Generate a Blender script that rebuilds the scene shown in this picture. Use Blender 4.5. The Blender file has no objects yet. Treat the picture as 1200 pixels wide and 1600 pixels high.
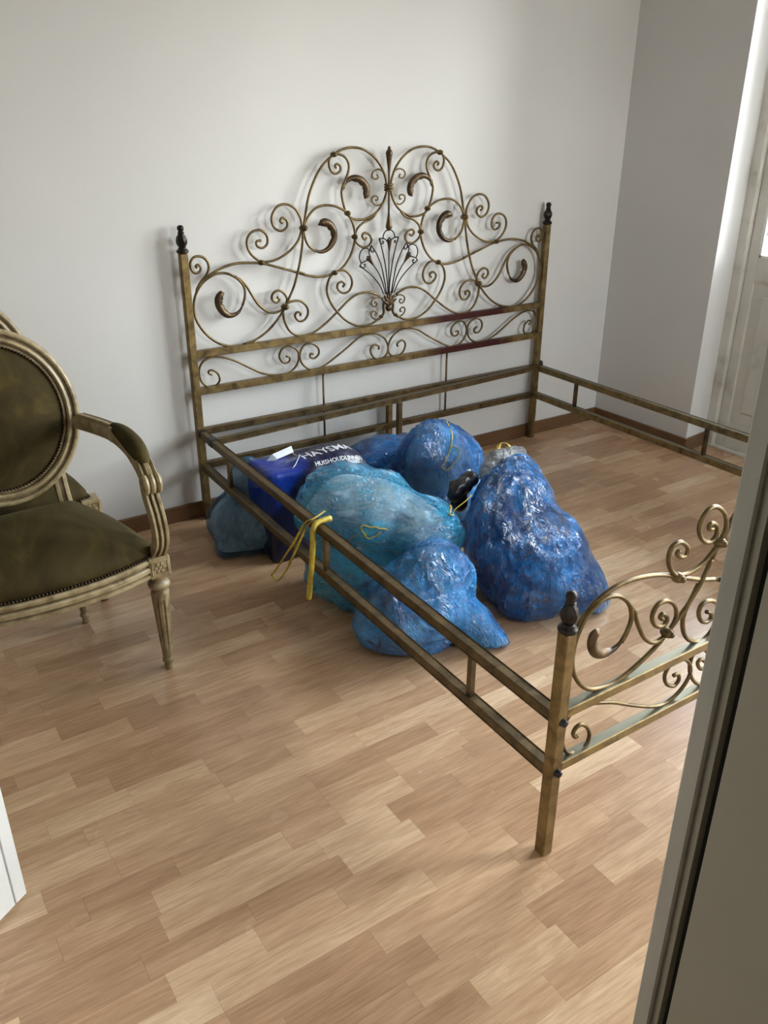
import bpy, bmesh, math, random
from math import sin, cos, pi, sqrt, atan2, exp
from mathutils import Vector, Matrix, noise
from mathutils.bvhtree import BVHTree

# ------------------------------------------------------------------ camera
scene = bpy.context.scene
COL = scene.collection
cam_data = bpy.data.cameras.new('camera')
cam = bpy.data.objects.new('camera', cam_data)
COL.objects.link(cam)
cam_data.sensor_fit = 'HORIZONTAL'
cam_data.sensor_width = 36.0
cam_data.lens = 1302.584 / 1200 * 36.0
cam_data.clip_start = 0.02
cam_data.clip_end = 200
CR = Vector((0.834172, -0.551500, 0.002101))
CU = Vector((0.231491, 0.353594, 0.906302))
CF = Vector((0.500569, 0.755525, -0.422626))
m = Matrix.Identity(4)
for i in range(3):
    m[i][0] = CR[i]; m[i][1] = CU[i]; m[i][2] = -CF[i]
m[0][3], m[1][3], m[2][3] = -1.08689, -2.92513, 1.44349
cam.matrix_world = m
scene.camera = cam

# ------------------------------------------------------------------ world: pale overcast sky, darker ground
scene.view_settings.view_transform = 'Standard'
scene.view_settings.look = 'None'
scene.view_settings.gamma = 1.0
scene.view_settings.use_curve_mapping = False
scene.view_settings.exposure = 0.5
world = bpy.data.worlds.new('sky')
scene.world = world
world.use_nodes = True
nt = world.node_tree
nt.nodes.clear()
wo = nt.nodes.new('ShaderNodeOutputWorld')
bg = nt.nodes.new('ShaderNodeBackground')
tc = nt.nodes.new('ShaderNodeTexCoord')
sp = nt.nodes.new('ShaderNodeSeparateXYZ')
rp = nt.nodes.new('ShaderNodeValToRGB')
mp = nt.nodes.new('ShaderNodeMapRange')
mp.inputs['From Min'].default_value = -1; mp.inputs['From Max'].default_value = 1
rp.color_ramp.elements[0].position = 0.47; rp.color_ramp.elements[0].color = (0.30, 0.29, 0.27, 1)
rp.color_ramp.elements[1].position = 0.53; rp.color_ramp.elements[1].color = (1.0, 0.985, 0.955, 1)
e = rp.color_ramp.elements.new(1.0); e.color = (0.66, 0.80, 1.0, 1)
bg.inputs['Strength'].default_value = 25.0
L = nt.links.new
L(tc.outputs['Generated'], sp.inputs[0]); L(sp.outputs['Z'], mp.inputs['Value'])
L(mp.outputs['Result'], rp.inputs[0]); L(rp.outputs[0], bg.inputs['Color']); L(bg.outputs[0], wo.inputs['Surface'])

# light portals in the two window openings
def portal(name, y0, y1, z0, z1, x=2.47, front=None):
    ld = bpy.data.lights.new(name, 'AREA')
    ld.shape = 'RECTANGLE'; ld.size = abs(z1 - z0); ld.size_y = abs(y1 - y0)
    ld.cycles.is_portal = True
    o = bpy.data.objects.new(name, ld); COL.objects.link(o)
    o.location = (x, (y0 + y1) / 2, (z0 + z1) / 2)
    o.rotation_euler = (0, pi / 2, 0)     # faces -x, into the room
    if front:
        ld.size = abs(y1 - y0); ld.size_y = abs(z1 - z0)
        o.location = ((y0 + y1) / 2, front, (z0 + z1) / 2); o.rotation_euler = (pi / 2, 0, 0)
        o.rotation_euler = (-pi / 2, 0, pi)
portal('window_portal', -1.95, -0.56, 0.9, 2.22)
portal('window_portal', -3.45, -2.65, 0.15, 2.22)
portal('window_portal', 1.55, 2.15, 1.25, 2.25, front=-4.36)  # portal of the unseen window added for the back wall

# ------------------------------------------------------------------ helpers
def tag(o, label=None, cat=None, group=None, kind=None):
    if label: o['label'] = label
    if cat: o['category'] = cat
    if group: o['group'] = group
    if kind: o['kind'] = kind
    return o

def link(name, me, mat=None, parent=None, smooth=False, auto=None):
    if mat and not me.materials: me.materials.append(mat)
    if smooth:
        me.shade_smooth()
        if auto is not None: me.set_sharp_from_angle(angle=auto)
    o = bpy.data.objects.new(name, me); COL.objects.link(o)
    if parent: o.parent = parent
    return o

def obj(name, bm, mat=None, parent=None, smooth=False, auto=None):
    bmesh.ops.recalc_face_normals(bm, faces=bm.faces)
    me = bpy.data.meshes.new(name); bm.to_mesh(me); bm.free()
    return link(name, me, mat, parent, smooth, auto)

def empty(name, loc, label, cat, group=None, rz=0):
    o = bpy.data.objects.new(name, None); COL.objects.link(o)
    o.location = loc; o.rotation_euler = (0, 0, rz); o.empty_display_size = .1
    return tag(o, label, cat, group)

def box(bm, x0, x1, y0, y1, z0, z1, bev=0.0):
    r = bmesh.ops.create_cube(bm, size=1)
    vs = r['verts']
    for v in vs:
        v.co = Vector(((x0 + x1) / 2 + v.co.x * (x1 - x0), (y0 + y1) / 2 + v.co.y * (y1 - y0), (z0 + z1) / 2 + v.co.z * (z1 - z0)))
    if bev > 0:
        es = list({e for v in vs for e in v.link_edges})
        bmesh.ops.bevel(bm, geom=es, offset=bev, segments=1, affect='EDGES')
    return bm

def B():
    return bmesh.new()

def catmull(pts, n=5, closed=False):
    P = [Vector(p) for p in pts]; out = []; N = len(P)
    segs = N if closed else N - 1
    for i in range(segs):
        if closed: p0, p1, p2, p3 = P[(i - 1) % N], P[i], P[(i + 1) % N], P[(i + 2) % N]
        else:
            p1, p2 = P[i], P[i + 1]
            p0 = P[i - 1] if i else p1 * 2 - p2
            p3 = P[i + 2] if i + 2 < N else p2 * 2 - p1
        for k in range(n):
            t = k / n
            out.append(0.5 * ((2 * p1) + (p2 - p0) * t + (2 * p0 - 5 * p1 + 4 * p2 - p3) * t * t + (3 * p1 - p0 - 3 * p2 + p3) * t ** 3))
    if not closed: out.append(P[-1])
    return out

def sweep(bm, path, prof, up=Vector((0, 0, 1)), closed=False, cap=True):
    """prof: list of (a,b) or function(t,i)->list ; a along side vector, b along up-ish vector."""
    N = len(path); rings = []
    prev = None
    for i, p in enumerate(path):
        if closed: t = (path[(i + 1) % N] - path[i - 1])
        else: t = path[min(i + 1, N - 1)] - path[max(i - 1, 0)]
        if t.length < 1e-9: t = Vector((1, 0, 0))
        t.normalize()
        s = t.cross(up)
        if s.length < 1e-4: s = prev if prev else t.orthogonal()
        s.normalize(); u = s.cross(t).normalized(); prev = s
        pr = prof(i / (N - 1), i) if callable(prof) else prof
        rings.append([bm.verts.new(p + s * a + u * b) for a, b in pr])
    M = len(rings[0])
    for i in range(N if closed else N - 1):
        r0, r1 = rings[i], rings[(i + 1) % N]
        for j in range(M):
            bm.faces.new((r0[j], r0[(j + 1) % M], r1[(j + 1) % M], r1[j]))
    if cap and not closed:
        bm.faces.new(rings[0]); bm.faces.new(rings[-1][::-1])
    return bm

def circ(r, n=8, ry=None):
    ry = r if ry is None else ry
    return [(r * cos(2 * pi * k / n), ry * sin(2 * pi * k / n)) for k in range(n)]

def tube(bm, path, r, n=8, up=Vector((0, 0, 1)), closed=False, ry=None):
    path = [Vector(p) for p in path]
    if callable(r): return sweep(bm, path, lambda t, i: circ(max(r(t), 1e-4), n), up, closed)
    return sweep(bm, path, circ(r, n, ry), up, closed)

def lathe(bm, prof, n=16, c=(0, 0, 0), mod=None):
    c = Vector(c); rings = []
    for (r, z) in prof:
        rr = []
        for k in range(n):
            a = 2 * pi * k / n
            q = r * (mod(a, z) if mod else 1)
            rr.append(bm.verts.new(c + Vector((q * cos(a), q * sin(a), z))))
        rings.append(rr)
    for i in range(len(rings) - 1):
        for k in range(n):
            bm.faces.new((rings[i][k], rings[i][(k + 1) % n], rings[i + 1][(k + 1) % n], rings[i + 1][k]))
    bm.faces.new(rings[0][::-1]); bm.faces.new(rings[-1])
    return bm

def sphere(bm, c, r, seg=10, rings=6, s=(1, 1, 1)):
    g = bmesh.ops.create_uvsphere(bm, u_segments=seg, v_segments=rings, radius=1)
    for v in g['verts']: v.co = Vector((c[0] + v.co.x * r * s[0], c[1] + v.co.y * r * s[1], c[2] + v.co.z * r * s[2]))

def bar(bm, a, b, w=.024, h=.024, bev=.002):
    """square bar from a to b"""
    a, b = Vector(a), Vector(b); d = (b - a); ln = d.length; d.normalize()
    up = Vector((0, 0, 1)) if abs(d.z) < .9 else Vector((0, 1, 0))
    s = d.cross(up).normalized(); u = s.cross(d)
    g = bmesh.ops.create_cube(bm, size=1); vs = g['verts']
    for v in vs:
        x, y, z = v.co
        v.co = (a + b) / 2 + d * (x * ln) + s * (y * w) + u * (z * h)
    if bev:
        es = list({e for v in vs for e in v.link_edges})
        bmesh.ops.bevel(bm, geom=es, offset=bev, segments=1, affect='EDGES')
    return bm

# ------------------------------------------------------------------ materials
class M:
    pass
def mat(name, col=(.5, .5, .5), rough=.5, metal=0., spec=.5, coat=0., sheen=0.):
    m = bpy.data.materials.new(name); m.use_nodes = True
    b = m.node_tree.nodes['Principled BSDF']
    b.inputs['Base Color'].default_value = (*col, 1)
    b.inputs['Roughness'].default_value = rough; b.inputs['Metallic'].default_value = metal
    b.inputs['Specular IOR Level'].default_value = spec
    b.inputs['Coat Weight'].default_value = coat
    b.inputs['Sheen Weight'].default_value = sheen
    return m, m.node_tree, b
def node(nt, t, **kw):
    n = nt.nodes.new(t)
    for k, v in kw.items():
        if k in n.inputs: n.inputs[k].default_value = v
        else: setattr(n, k, v)
    return n
def ramp(nt, stops):
    r = nt.nodes.new('ShaderNodeValToRGB'); cr = r.color_ramp
    while len(cr.elements) < len(stops): cr.elements.new(.5)
    for e, (p, c) in zip(cr.elements, stops):
        e.position = p; e.color = (*c, 1) if len(c) == 3 else c
    return r
def mixc(nt, a, b, fac, mode='MIX'):
    n = nt.nodes.new('ShaderNodeMix'); n.data_type = 'RGBA'; n.blend_type = mode
    for s, v in ((6, a), (7, b), (0, fac)):
        if hasattr(v, 'links'): nt.links.new(v, n.inputs[s])
        else: n.inputs[s].default_value = v if s == 0 else (*v, 1)
    return n.outputs[2]
def bump(nt, b, h, strength=.2, dist=.01):
    n = node(nt, 'ShaderNodeBump', Strength=strength, Distance=dist)
    nt.links.new(h, n.inputs['Height']); nt.links.new(n.outputs[0], b.inputs['Normal'])
def objco(nt):
    return nt.nodes.new('ShaderNodeTexCoord').outputs['Object']
def worldco(nt):
    return nt.nodes.new('ShaderNodeNewGeometry').outputs['Position']
def mapping(nt, co, scale=(1, 1, 1), loc=(0, 0, 0)):
    n = nt.nodes.new('ShaderNodeMapping'); n.inputs['Scale'].default_value = scale; n.inputs['Location'].default_value = loc
    nt.links.new(co, n.inputs['Vector']); return n.outputs[0]
def noi(nt, co, scale=5, detail=3, rough=.5, dist=0):
    n = node(nt, 'ShaderNodeTexNoise', Scale=scale, Detail=detail, Roughness=rough, Distortion=dist)
    nt.links.new(co, n.inputs['Vector']); return n.outputs['Fac']

# plaster wall
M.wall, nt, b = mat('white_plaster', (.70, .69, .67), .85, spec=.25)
co = worldco(nt); h = noi(nt, co, 60, 4); c = noi(nt, co, 1.3, 3)
r = ramp(nt, [(.3, (.68, .67, .65)), (.7, (.72, .71, .69))]); nt.links.new(c, r.inputs[0]); nt.links.new(r.outputs[0], b.inputs['Base Color'])
bump(nt, b, h, .08, .002)
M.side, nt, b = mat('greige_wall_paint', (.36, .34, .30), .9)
M.hall, nt, b = mat('added_hallway_paint', (.35, .31, .25), .9)
M.ceil, nt, b = mat('ceiling_paint', (.52, .51, .49), .9, spec=.2)
M.white, nt, b = mat('white_gloss_paint', (.80, .80, .77), .35, spec=.5)
co = worldco(nt); c = noi(nt, co, 6, 4)
r = ramp(nt, [(.3, (.76, .76, .73)), (.65, (.82, .82, .79))]); nt.links.new(c, r.inputs[0]); nt.links.new(r.outputs[0], b.inputs['Base Color'])
M.oldwhite, nt, b = mat('yellowed_white_paint', (.66, .63, .56), .45)
co = worldco(nt); c = noi(nt, co, 9, 5, .6)
r = ramp(nt, [(.28, (.50, .46, .38)), (.42, (.64, .615, .55)), (.7, (.69, .67, .61))]); nt.links.new(c, r.inputs[0]); nt.links.new(r.outputs[0], b.inputs['Base Color'])
M.jamb, nt, b = mat('grey_painted_jamb', (.47, .46, .43), .5)
co = worldco(nt); c = noi(nt, mapping(nt, co, (1, 1, .15)), 40, 4)
r = ramp(nt, [(.3, (.40, .375, .32)), (.7, (.50, .47, .405))]); nt.links.new(c, r.inputs[0]); nt.links.new(r.outputs[0], b.inputs['Base Color'])
M.taupe, nt, b = mat('taupe_door_paint', (.38, .345, .27), .5)
M.black, nt, b = mat('matt_black', (.01, .01, .009), .7)
M.doorwhite, nt, b = mat('door_leaf_white', (.84, .85, .83), .3, spec=.6)

def wood(name, stops, rnd):
    m, nt, b = mat(name, (.5, .3, .15), .38, spec=.5)
    geo = nt.nodes.new('ShaderNodeNewGeometry')
    if rnd == 'object': tone = nt.nodes.new('ShaderNodeObjectInfo').outputs['Random']
    elif rnd == 'island': tone = geo.outputs['Random Per Island']
    else:
        v = nt.nodes.new('ShaderNodeValue'); v.outputs[0].default_value = .4; tone = v.outputs[0]
    # every plank gets its own stretch of grain: shift the position by its random tone
    add = nt.nodes.new('ShaderNodeVectorMath'); add.operation = 'MULTIPLY_ADD'
    cx = nt.nodes.new('ShaderNodeCombineXYZ')
    for i in range(3): nt.links.new(tone, cx.inputs[i])
    nt.links.new(cx.outputs[0], add.inputs[0]); add.inputs[1].default_value = (37, 13, 71)
    nt.links.new(geo.outputs['Position'], add.inputs[2])
    co = add.outputs[0]
    fine = noi(nt, mapping(nt, co, (3.5, 60, 60)), 3.2, 5, .65, .4)
    broad = noi(nt, mapping(nt, co, (1.6, 9, 9)), 3, 3, .5, 1.4)
    wv = node(nt, 'ShaderNodeTexWave', Scale=5.0, Distortion=5.5, Detail=3.0); wv.wave_type = 'RINGS'; wv.inputs['Detail Scale'].default_value = 1.2
    nt.links.new(mapping(nt, co, (.55, 6.5, 6.5)), wv.inputs['Vector'])
    t = ramp(nt, stops); nt.links.new(tone, t.inputs[0])
    g = ramp(nt, [(.30, (.74, .67, .60)), (.62, (1.06, 1.04, 1.02))]); nt.links.new(fine, g.inputs[0])
    c1 = mixc(nt, t.outputs[0], g.outputs[0], .75, 'MULTIPLY')
    g2 = ramp(nt, [(.3, (.84, .79, .74)), (.7, (1.08, 1.07, 1.06))]); nt.links.new(broad, g2.inputs[0])
    c2 = mixc(nt, c1, g2.outputs[0], .8, 'MULTIPLY')
    g3 = ramp(nt, [(.0, (.78, .70, .62)), (.35, (1, 1, 1))]); nt.links.new(wv.outputs['Fac'], g3.inputs[0])
    c3 = mixc(nt, c2, g3.outputs[0], .25, 'MULTIPLY')
    nt.links.new(c3, b.inputs['Base Color'])
    rr = node(nt, 'ShaderNodeMapRange'); rr.inputs['To Min'].default_value = .22; rr.inputs['To Max'].default_value = .30
    nt.links.new(noi(nt, geo.outputs['Position'], 4, 3), rr.inputs['Value']); nt.links.new(rr.outputs[0], b.inputs['Roughness'])
    bump(nt, b, fine, .12, .0008)
    return m
FL = [(0, (.47, .295, .175)), (.3, (.53, .345, .21)), (.6, (.60, .405, .25)), (.85, (.66, .465, .295)), (1, (.75, .565, .38))]
M.plank = wood('laminate_plank', FL, 'object')
M.plank_far = wood('laminate_plank_far', FL, 'island')
M.basewood = wood('brown_baseboard_wood', [(0, (.17, .095, .05)), (1, (.17, .095, .05))], None)
M.sub, nt, b = mat('plank_joint_dark', (.22, .14, .09), .8)

def brass(name, c0, c1, metal=.55, rough=.42, red=False, dust_glint=False):
    m, nt, b = mat(name, c0, rough, metal)
    co = worldco(nt); n1 = noi(nt, co, 22, 5, .65, .5); n2 = noi(nt, co, 130, 3)
    r = ramp(nt, [(.32, c0), (.58, c1), (.75, tuple(min(1, q * 1.25) for q in c1))]); nt.links.new(n1, r.inputs[0])
    col = r.outputs[0]
    if red:    # maroon zone along x on the right third of the two headboard rails
        s = nt.nodes.new('ShaderNodeSeparateXYZ'); nt.links.new(co, s.inputs[0])
        a = node(nt, 'ShaderNodeMath'); a.operation = 'MULTIPLY_ADD'; a.inputs[1].default_value = .12
        nt.links.new(n1, a.inputs[0]); nt.links.new(s.outputs['X'], a.inputs[2])
        rr = ramp(nt, [(0, (0, 0, 0)), (.14, (0, 0, 0)), (.26, (1, 1, 1)), (.60, (1, 1, 1)), (.68, (0, 0, 0))])
        mr = node(nt, 'ShaderNodeMapRange'); mr.inputs['From Min'].default_value = .95; mr.inputs['From Max'].default_value = 1.95
        nt.links.new(a.outputs[0], mr.inputs['Value']); nt.links.new(mr.outputs[0], rr.inputs[0])
        bw = node(nt, 'ShaderNodeRGBToBW'); nt.links.new(rr.outputs[0], bw.inputs[0])
        col = mixc(nt, col, (.065, .013, .011), bw.outputs[0])
    if dust_glint:   # grey-green upward faces: dusty on the footboard, painted window reflection on the right rail
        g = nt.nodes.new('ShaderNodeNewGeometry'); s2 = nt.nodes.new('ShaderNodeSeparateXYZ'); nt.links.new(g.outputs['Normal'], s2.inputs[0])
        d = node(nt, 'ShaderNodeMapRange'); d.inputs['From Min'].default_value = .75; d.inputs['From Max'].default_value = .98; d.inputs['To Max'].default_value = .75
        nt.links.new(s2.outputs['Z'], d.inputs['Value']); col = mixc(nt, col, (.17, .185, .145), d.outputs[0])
    nt.links.new(col, b.inputs['Base Color'])
    r2 = ramp(nt, [(.3, (rough - .1,) * 3), (.7, (rough + .15,) * 3)]); nt.links.new(n1, r2.inputs[0]); nt.links.new(r2.outputs[0], b.inputs['Roughness'])
    bump(nt, b, n2, .15, .001)
    return m
M.brass = brass('aged_brass_paint', (.10, .065, .024), (.25, .17, .065))
M.brassfoot = brass('aged_brass_footboard_rail', (.12, .08, .03), (.30, .21, .085), dust_glint=True)
M.browniron = brass('browned_iron_rail', (.045, .030, .013), (.15, .10, .042), .5, .40)
M.brassrail = brass('aged_brass_rail', (.10, .065, .024), (.25, .17, .065), red=True)
M.brassrod = brass('aged_brass_rod', (.06, .042, .018), (.18, .12, .045), .6, .36)
M.leaf = brass('aged_leaf_casting', (.022, .015, .009), (.12, .072, .032), .5, .36)
M.dark = brass('dark_bronze_casting', (.008, .006, .005), (.026, .019, .014), .5, .35)
M.bolt = brass('blackened_bolt', (.01, .01, .011), (.03, .03, .033), .5, .35)

# ------------------------------------------------------------------ room shell
XL, XR, YB, YF, ZC = -1.72, 2.23, .034, -4.2, 3.0
DY0, DY1, DH = -.56, -1.98, 2.25        # french door opening
WY0, WY1 = -2.62, -3.48
WX0, WX1, WZ0, WZ1 = 1.50, 2.20, 1.20, 2.30       # opening of the added front window
TH = .26
wb = B(); box(wb, XL - .1, XR + TH, YB, YB + .12, 0, ZC); tag(obj('wall_back', wb, M.wall), 'white plastered wall behind the headboard', kind='structure')
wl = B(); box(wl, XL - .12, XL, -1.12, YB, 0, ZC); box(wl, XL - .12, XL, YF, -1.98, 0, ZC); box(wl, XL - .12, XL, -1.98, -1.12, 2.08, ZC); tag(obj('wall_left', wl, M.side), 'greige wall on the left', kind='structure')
hb = B()  # dark hallway box added to cut bounce on the left side
for q in ((XL - 1.6, XL - 1.5, -2.5, -.6, 0, 2.6), (XL - 1.6, XL - .12, -2.6, -2.5, 0, 2.6), (XL - 1.6, XL - .12, -.6, -.5, 0, 2.6), (XL - 1.6, XL - .12, -2.6, -.5, 2.6, 2.7), (XL - 1.6, XL - .1, -2.6, -.5, -.06, -.008)): box(hb, *q)
tag(obj('added_hallway', hb, M.hall), 'unseen dim hallway added behind the left door to cut bounced light', kind='structure')
for a, b_ in ((-1.12, -1.12 + .06), (-1.98 - .06, -1.98)):
    tb = B(); box(tb, XL - .01, XL + .014, a, b_, 0, 2.14, .002); tag(obj('trim_2', tb, M.white), 'white casing beside the left doorway', kind='structure')
wr = B()
def prism(bm, pts, z0, z1):
    lo = [bm.verts.new((x, y, z0)) for x, y in pts]; hi = [bm.verts.new((x, y, z1)) for x, y in pts]
    n = len(pts)
    bm.faces.new(lo[::-1]); bm.faces.new(hi)
    for i in range(n): bm.faces.new((lo[i], lo[(i + 1) % n], hi[(i + 1) % n], hi[i]))
prism(wr, [(XR, YB), (XR, DY0), (2.43, -.535), (XR + TH, -.535), (XR + TH, YB)], 0, ZC)
box(wr, XR, XR + TH, WY0, DY1, 0, ZC); box(wr, XR, XR + TH, YF, WY1, 0, ZC)
box(wr, XR, XR + TH, WY1, WY0, DH, ZC); box(wr, XR, XR + TH, WY1, WY0, 0, .10)
box(wr, XR, XR + TH, DY1, DY0 + .025, DH, ZC)
tag(obj('wall_right', wr, M.wall), 'white wall with the recessed glazed door', kind='structure')
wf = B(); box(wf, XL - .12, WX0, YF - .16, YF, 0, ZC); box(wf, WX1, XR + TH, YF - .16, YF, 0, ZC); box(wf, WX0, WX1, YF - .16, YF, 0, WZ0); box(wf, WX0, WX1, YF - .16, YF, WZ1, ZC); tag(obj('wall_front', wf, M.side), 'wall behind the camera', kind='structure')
cl = B(); box(cl, XL - .12, XR + TH, YF - .16, YB + .12, ZC, ZC + .1); tag(obj('ceiling', cl, M.ceil), 'plain white ceiling', kind='structure')

# floor: dark core with laminate strips as planks on it
fb = B(); box(fb, XL - .1, XR + TH, YF - .1, YB + .1, -.05, -.006)
floor = tag(obj('floor', fb, M.sub), 'light brown laminate floor of short wood strips', kind='structure')
rng = random.Random(11)
SW = .0645
rows = []
y = -1.440 - SW * 43
planks = []
fixed = {}   # joints read off the photo, row index counted from y=-1.440 upward
fixed = {-7: [-.785, -.665 + .36], -8: [-.784, -.48], -1: [-.846, -.375], 0: [-.557, -.848], 1: [-.557, -.37], 4: [-.854, -.40], -3: [-.373], -2: [-.375], -6: [-.667, -.487]}
lens = [.19, .22, .26, .30, .33, .36]
k = -42
while True:
    y1 = -1.440 + SW * k; y0 = y1 - SW
    if y0 > YB - .01: break
    if y1 > YF:
        y1c = min(y1, YB - .001); y0c = max(y0, YF)
        x = XL + .001 - rng.random() * .25
        fx = sorted(fixed.get(k, []))
        while x < XR + TH:
            ln = rng.choice(lens)
            nx = x + ln
            for f in fx:
                if x + .09 < f <= nx + .12: nx = f; break
            lim = XR + .215 if (DY1 < (y0c + y1c) / 2 < DY0) else XR
            xa, xb = max(x, XL), min(nx, lim)
            if xb - xa > .02: planks.append((xa, xb, y0c, y1c))
            if nx >= lim: break
            x = nx
    k += 1
CAMP = cam.matrix_world.inverted()
def seen(p):
    q = CAMP @ Vector(p)
    if q.z > -.1: return 0
    u = q.x / -q.z * 1302.6 + 600; v = 800 - q.y / -q.z * 1302.6
    if -30 < u < 1060 + 0 and 560 < v < 1640: return 1 / (q.z * q.z)
    return 0
sc = []
for pl in planks:
    s = max(seen((x, y, 0)) for x in (pl[0], (pl[0] + pl[1]) / 2, pl[1]) for y in (pl[2], pl[3]))
    sc.append((s * (pl[1] - pl[0]), pl))
sc.sort(key=lambda t: -t[0])
G = .00015
cache = {}
far = B()
tones = random.Random(5)
for i, (s, (xa, xb, ya, yb)) in enumerate(sc):
    if i < 300 and s > 0:
        key = (round((xb - xa) / .01), round((yb - ya), 4))
        if key not in cache:
            w = (key[0] * .01) ; bm = B(); box(bm, 0, 1, 0, yb - ya - 2 * G, -.008, 0)
            me = bpy.data.meshes.new('plank'); bm.to_mesh(me); bm.free(); me.materials.append(M.plank); cache[key] = me
        o = bpy.data.objects.new('plank', cache[key]); COL.objects.link(o); o.parent = floor
        o.location = (xa + G, ya + G, 0); o.scale = (xb - xa - 2 * G, 1, 1)
    else:
        box(far, xa + G, xb - G, ya + G, yb - G, -.008, 0)
pf = obj('plank', far, M.plank_far, floor); pf['kind'] = 'stuff'

# baseboards
def board(name, x0, x1, y0, y1, label):
    bm = B(); box(bm, x0, x1, y0, y1, 0, .066, .003)
    return tag(obj(name, bm, M.basewood), label, kind='structure')
board('baseboard_back', XL, XR, YB - .012, YB, 'brown wooden baseboard along the back wall')
bm = B(); prism(bm, [(XR - .012, YB - .012), (XR - .012, DY0 - .012), (2.40, -.555 + .006), (2.40, -.555 + .02), (XR, DY0), (XR, YB - .012)], 0, .066)
tag(obj('baseboard_right', bm, M.basewood), 'brown wooden baseboard turning into the door recess', kind='structure')
board('baseboard_left', XL, XL + .012, -1.06, YB - .012, 'brown wooden baseboard along the left wall')

# french door in the recess
DX = 2.43
door = B()
box(door, DX - .03, DX + .04, -.585, -.530, 0, DH, .003)                # frame post
box(door, DX - .035, DX + .06, DY1, -.535, 0, .010, .002)               # threshold
box(door, DX - .03, DX + .04, DY1 + .0, DY1 + .03, 0, DH, .003)
box(door, DX - .03, DX + .04, DY1 + .03, -.585, DH - .04, DH, .003)
door = tag(obj('door_1', door, M.oldwhite), 'old white painted double balcony door with glazed upper half', kind='structure')
def leaf(y0, y1):
    """y0 > y1"""
    bm = B(); z0 = .012; zt = DH - .045; S = .05
    box(bm, DX - .005, DX + .03, y0 - S, y0, z0, zt, .003)
    box(bm, DX - .005, DX + .03, y1, y1 + S, z0, zt, .003)
    box(bm, DX - .004, DX + .029, y1 + S, y0 - S, z0, .13)
    box(bm, DX - .004, DX + .029, y1 + S, y0 - S, .80, .905)
    box(bm, DX - .004, DX + .029, y1 + S, y0 - S, zt - .07, zt)
    lf = obj('door_leaf', bm, M.oldwhite, door)
    bm = B(); box(bm, DX + .008, DX + .02, y1 + S, y0 - S, .13, .80)
    box(bm, DX, DX + .02, y1 + S + .05, y0 - S - .05, .19, .74, .008)
    obj('panel', bm, M.oldwhite, lf)
    bm = B(); box(bm, DX + .012, DX + .016, y1 + S, y0 - S, .905, zt - .07); obj('glass_pane', bm, M.glass, lf)
    bm = B(); 
    for (a, b_, c, d) in ((y1 + S, y0 - S, .905, .915), (y1 + S, y0 - S, zt - .08, zt - .07), (y1 + S, y1 + S + .01, .905, zt - .07), (y0 - S - .01, y0 - S, .905, zt - .07)):
        box(bm, DX - .002, DX + .012, a, b_, c, d)
    obj('glazing_bead', bm, M.white, lf)
gm, nt, b = mat('window_glass', (1, 1, 1), .02)
M.glass = gm
nt.nodes.remove(b); out = nt.nodes['Material Output']
tr = node(nt, 'ShaderNodeBsdfTransparent'); gl = node(nt, 'ShaderNodeBsdfGlossy', Roughness=.02); mx = node(nt, 'ShaderNodeMixShader'); fr = node(nt, 'ShaderNodeFresnel', IOR=1.45)
tr.inputs['Color'].default_value = (.95, .97, .97, 1)
nt.links.new(fr.outputs[0], mx.inputs[0]); nt.links.new(tr.outputs[0], mx.inputs[1]); nt.links.new(gl.outputs[0], mx.inputs[2]); nt.links.new(mx.outputs[0], out.inputs['Surface'])
leaf(-.587, -1.205); leaf(-1.21, DY1 + .032)
for z in (.35, 1.25, 2.05):
    bm = B(); lathe(bm, [(.006, z - .04), (.008, z - .038), (.008, z + .038), (.006, z + .04)], 8, (DX - .034, -.588, 0)); obj('hinge', bm, M.oldwhite, door, True, .6)

# unseen window added in the front wall to light the back wall
wn = B()
for a, b_, c, d in ((WX0, WX1, WZ0, WZ0 + .05), (WX0, WX1, WZ1 - .05, WZ1), (WX0, WX0 + .05, WZ0, WZ1), (WX1 - .05, WX1, WZ0, WZ1)):
    box(wn, a, b_, YF - .15, YF - .09, c, d, .003)
wn = tag(obj('fill_window', wn, M.white), 'unseen white window added behind the camera to light the back wall', kind='structure')
bm = B(); box(bm, WX0 + .05, WX1 - .05, YF - .12, YF - .116, WZ0 + .05, WZ1 - .05); obj('glass_pane', bm, M.glass, wn)

w2 = B()
for a, b_, c, d in ((WY1, WY0, .10, .15), (WY1, WY0, DH - .05, DH), (WY1, WY1 + .05, .10, DH), (WY0 - .05, WY0, .10, DH)):
    box(w2, DX - .03, DX + .03, a, b_, c, d, .003)
w2 = tag(obj('window_2', w2, M.white), 'tall white window in the right wall, nearer the camera than the door', kind='structure')
bm = B(); box(bm, DX, DX + .004, WY1 + .05, WY0 - .05, .15, DH - .05); obj('glass_pane', bm, M.glass, w2)

# doorway the picture is taken through: thin wall end, painted jamb, black strip, taupe leaf
cx, cy = cam.location.x, cam.location.y
def az(deg, x): return cy + (x - cx) * math.tan(math.radians(deg))
JX = -.66
ya, yb_, yc, yd = az(31.72, JX), az(30.3, JX), az(29.85, JX), az(28.82, JX)
pw = B(); box(pw, JX + .045, JX + .14, YF, ya - .002, 0, ZC); tag(obj('wall_partition', pw, M.wall), 'end of the partition wall at the right of the view', kind='structure')
jb = B(); box(jb, JX, JX + .16, yb_, ya, 0, 2.2, .0015); 
jb = tag(obj('trim_1', jb, M.jamb), 'grey painted door jamb, out of focus at the right edge', kind='structure')
bm = B(); box(bm, JX + .004, JX + .045, yc - .001, yb_, 0, 2.2); obj('stop_bead', bm, M.taupe, jb)
bm = B(); box(bm, JX + .012, JX + .045, yd - .02, yc, 0, 2.2); obj('black_strip', bm, M.black, jb)  # plain black strip between jamb and leaf
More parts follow.
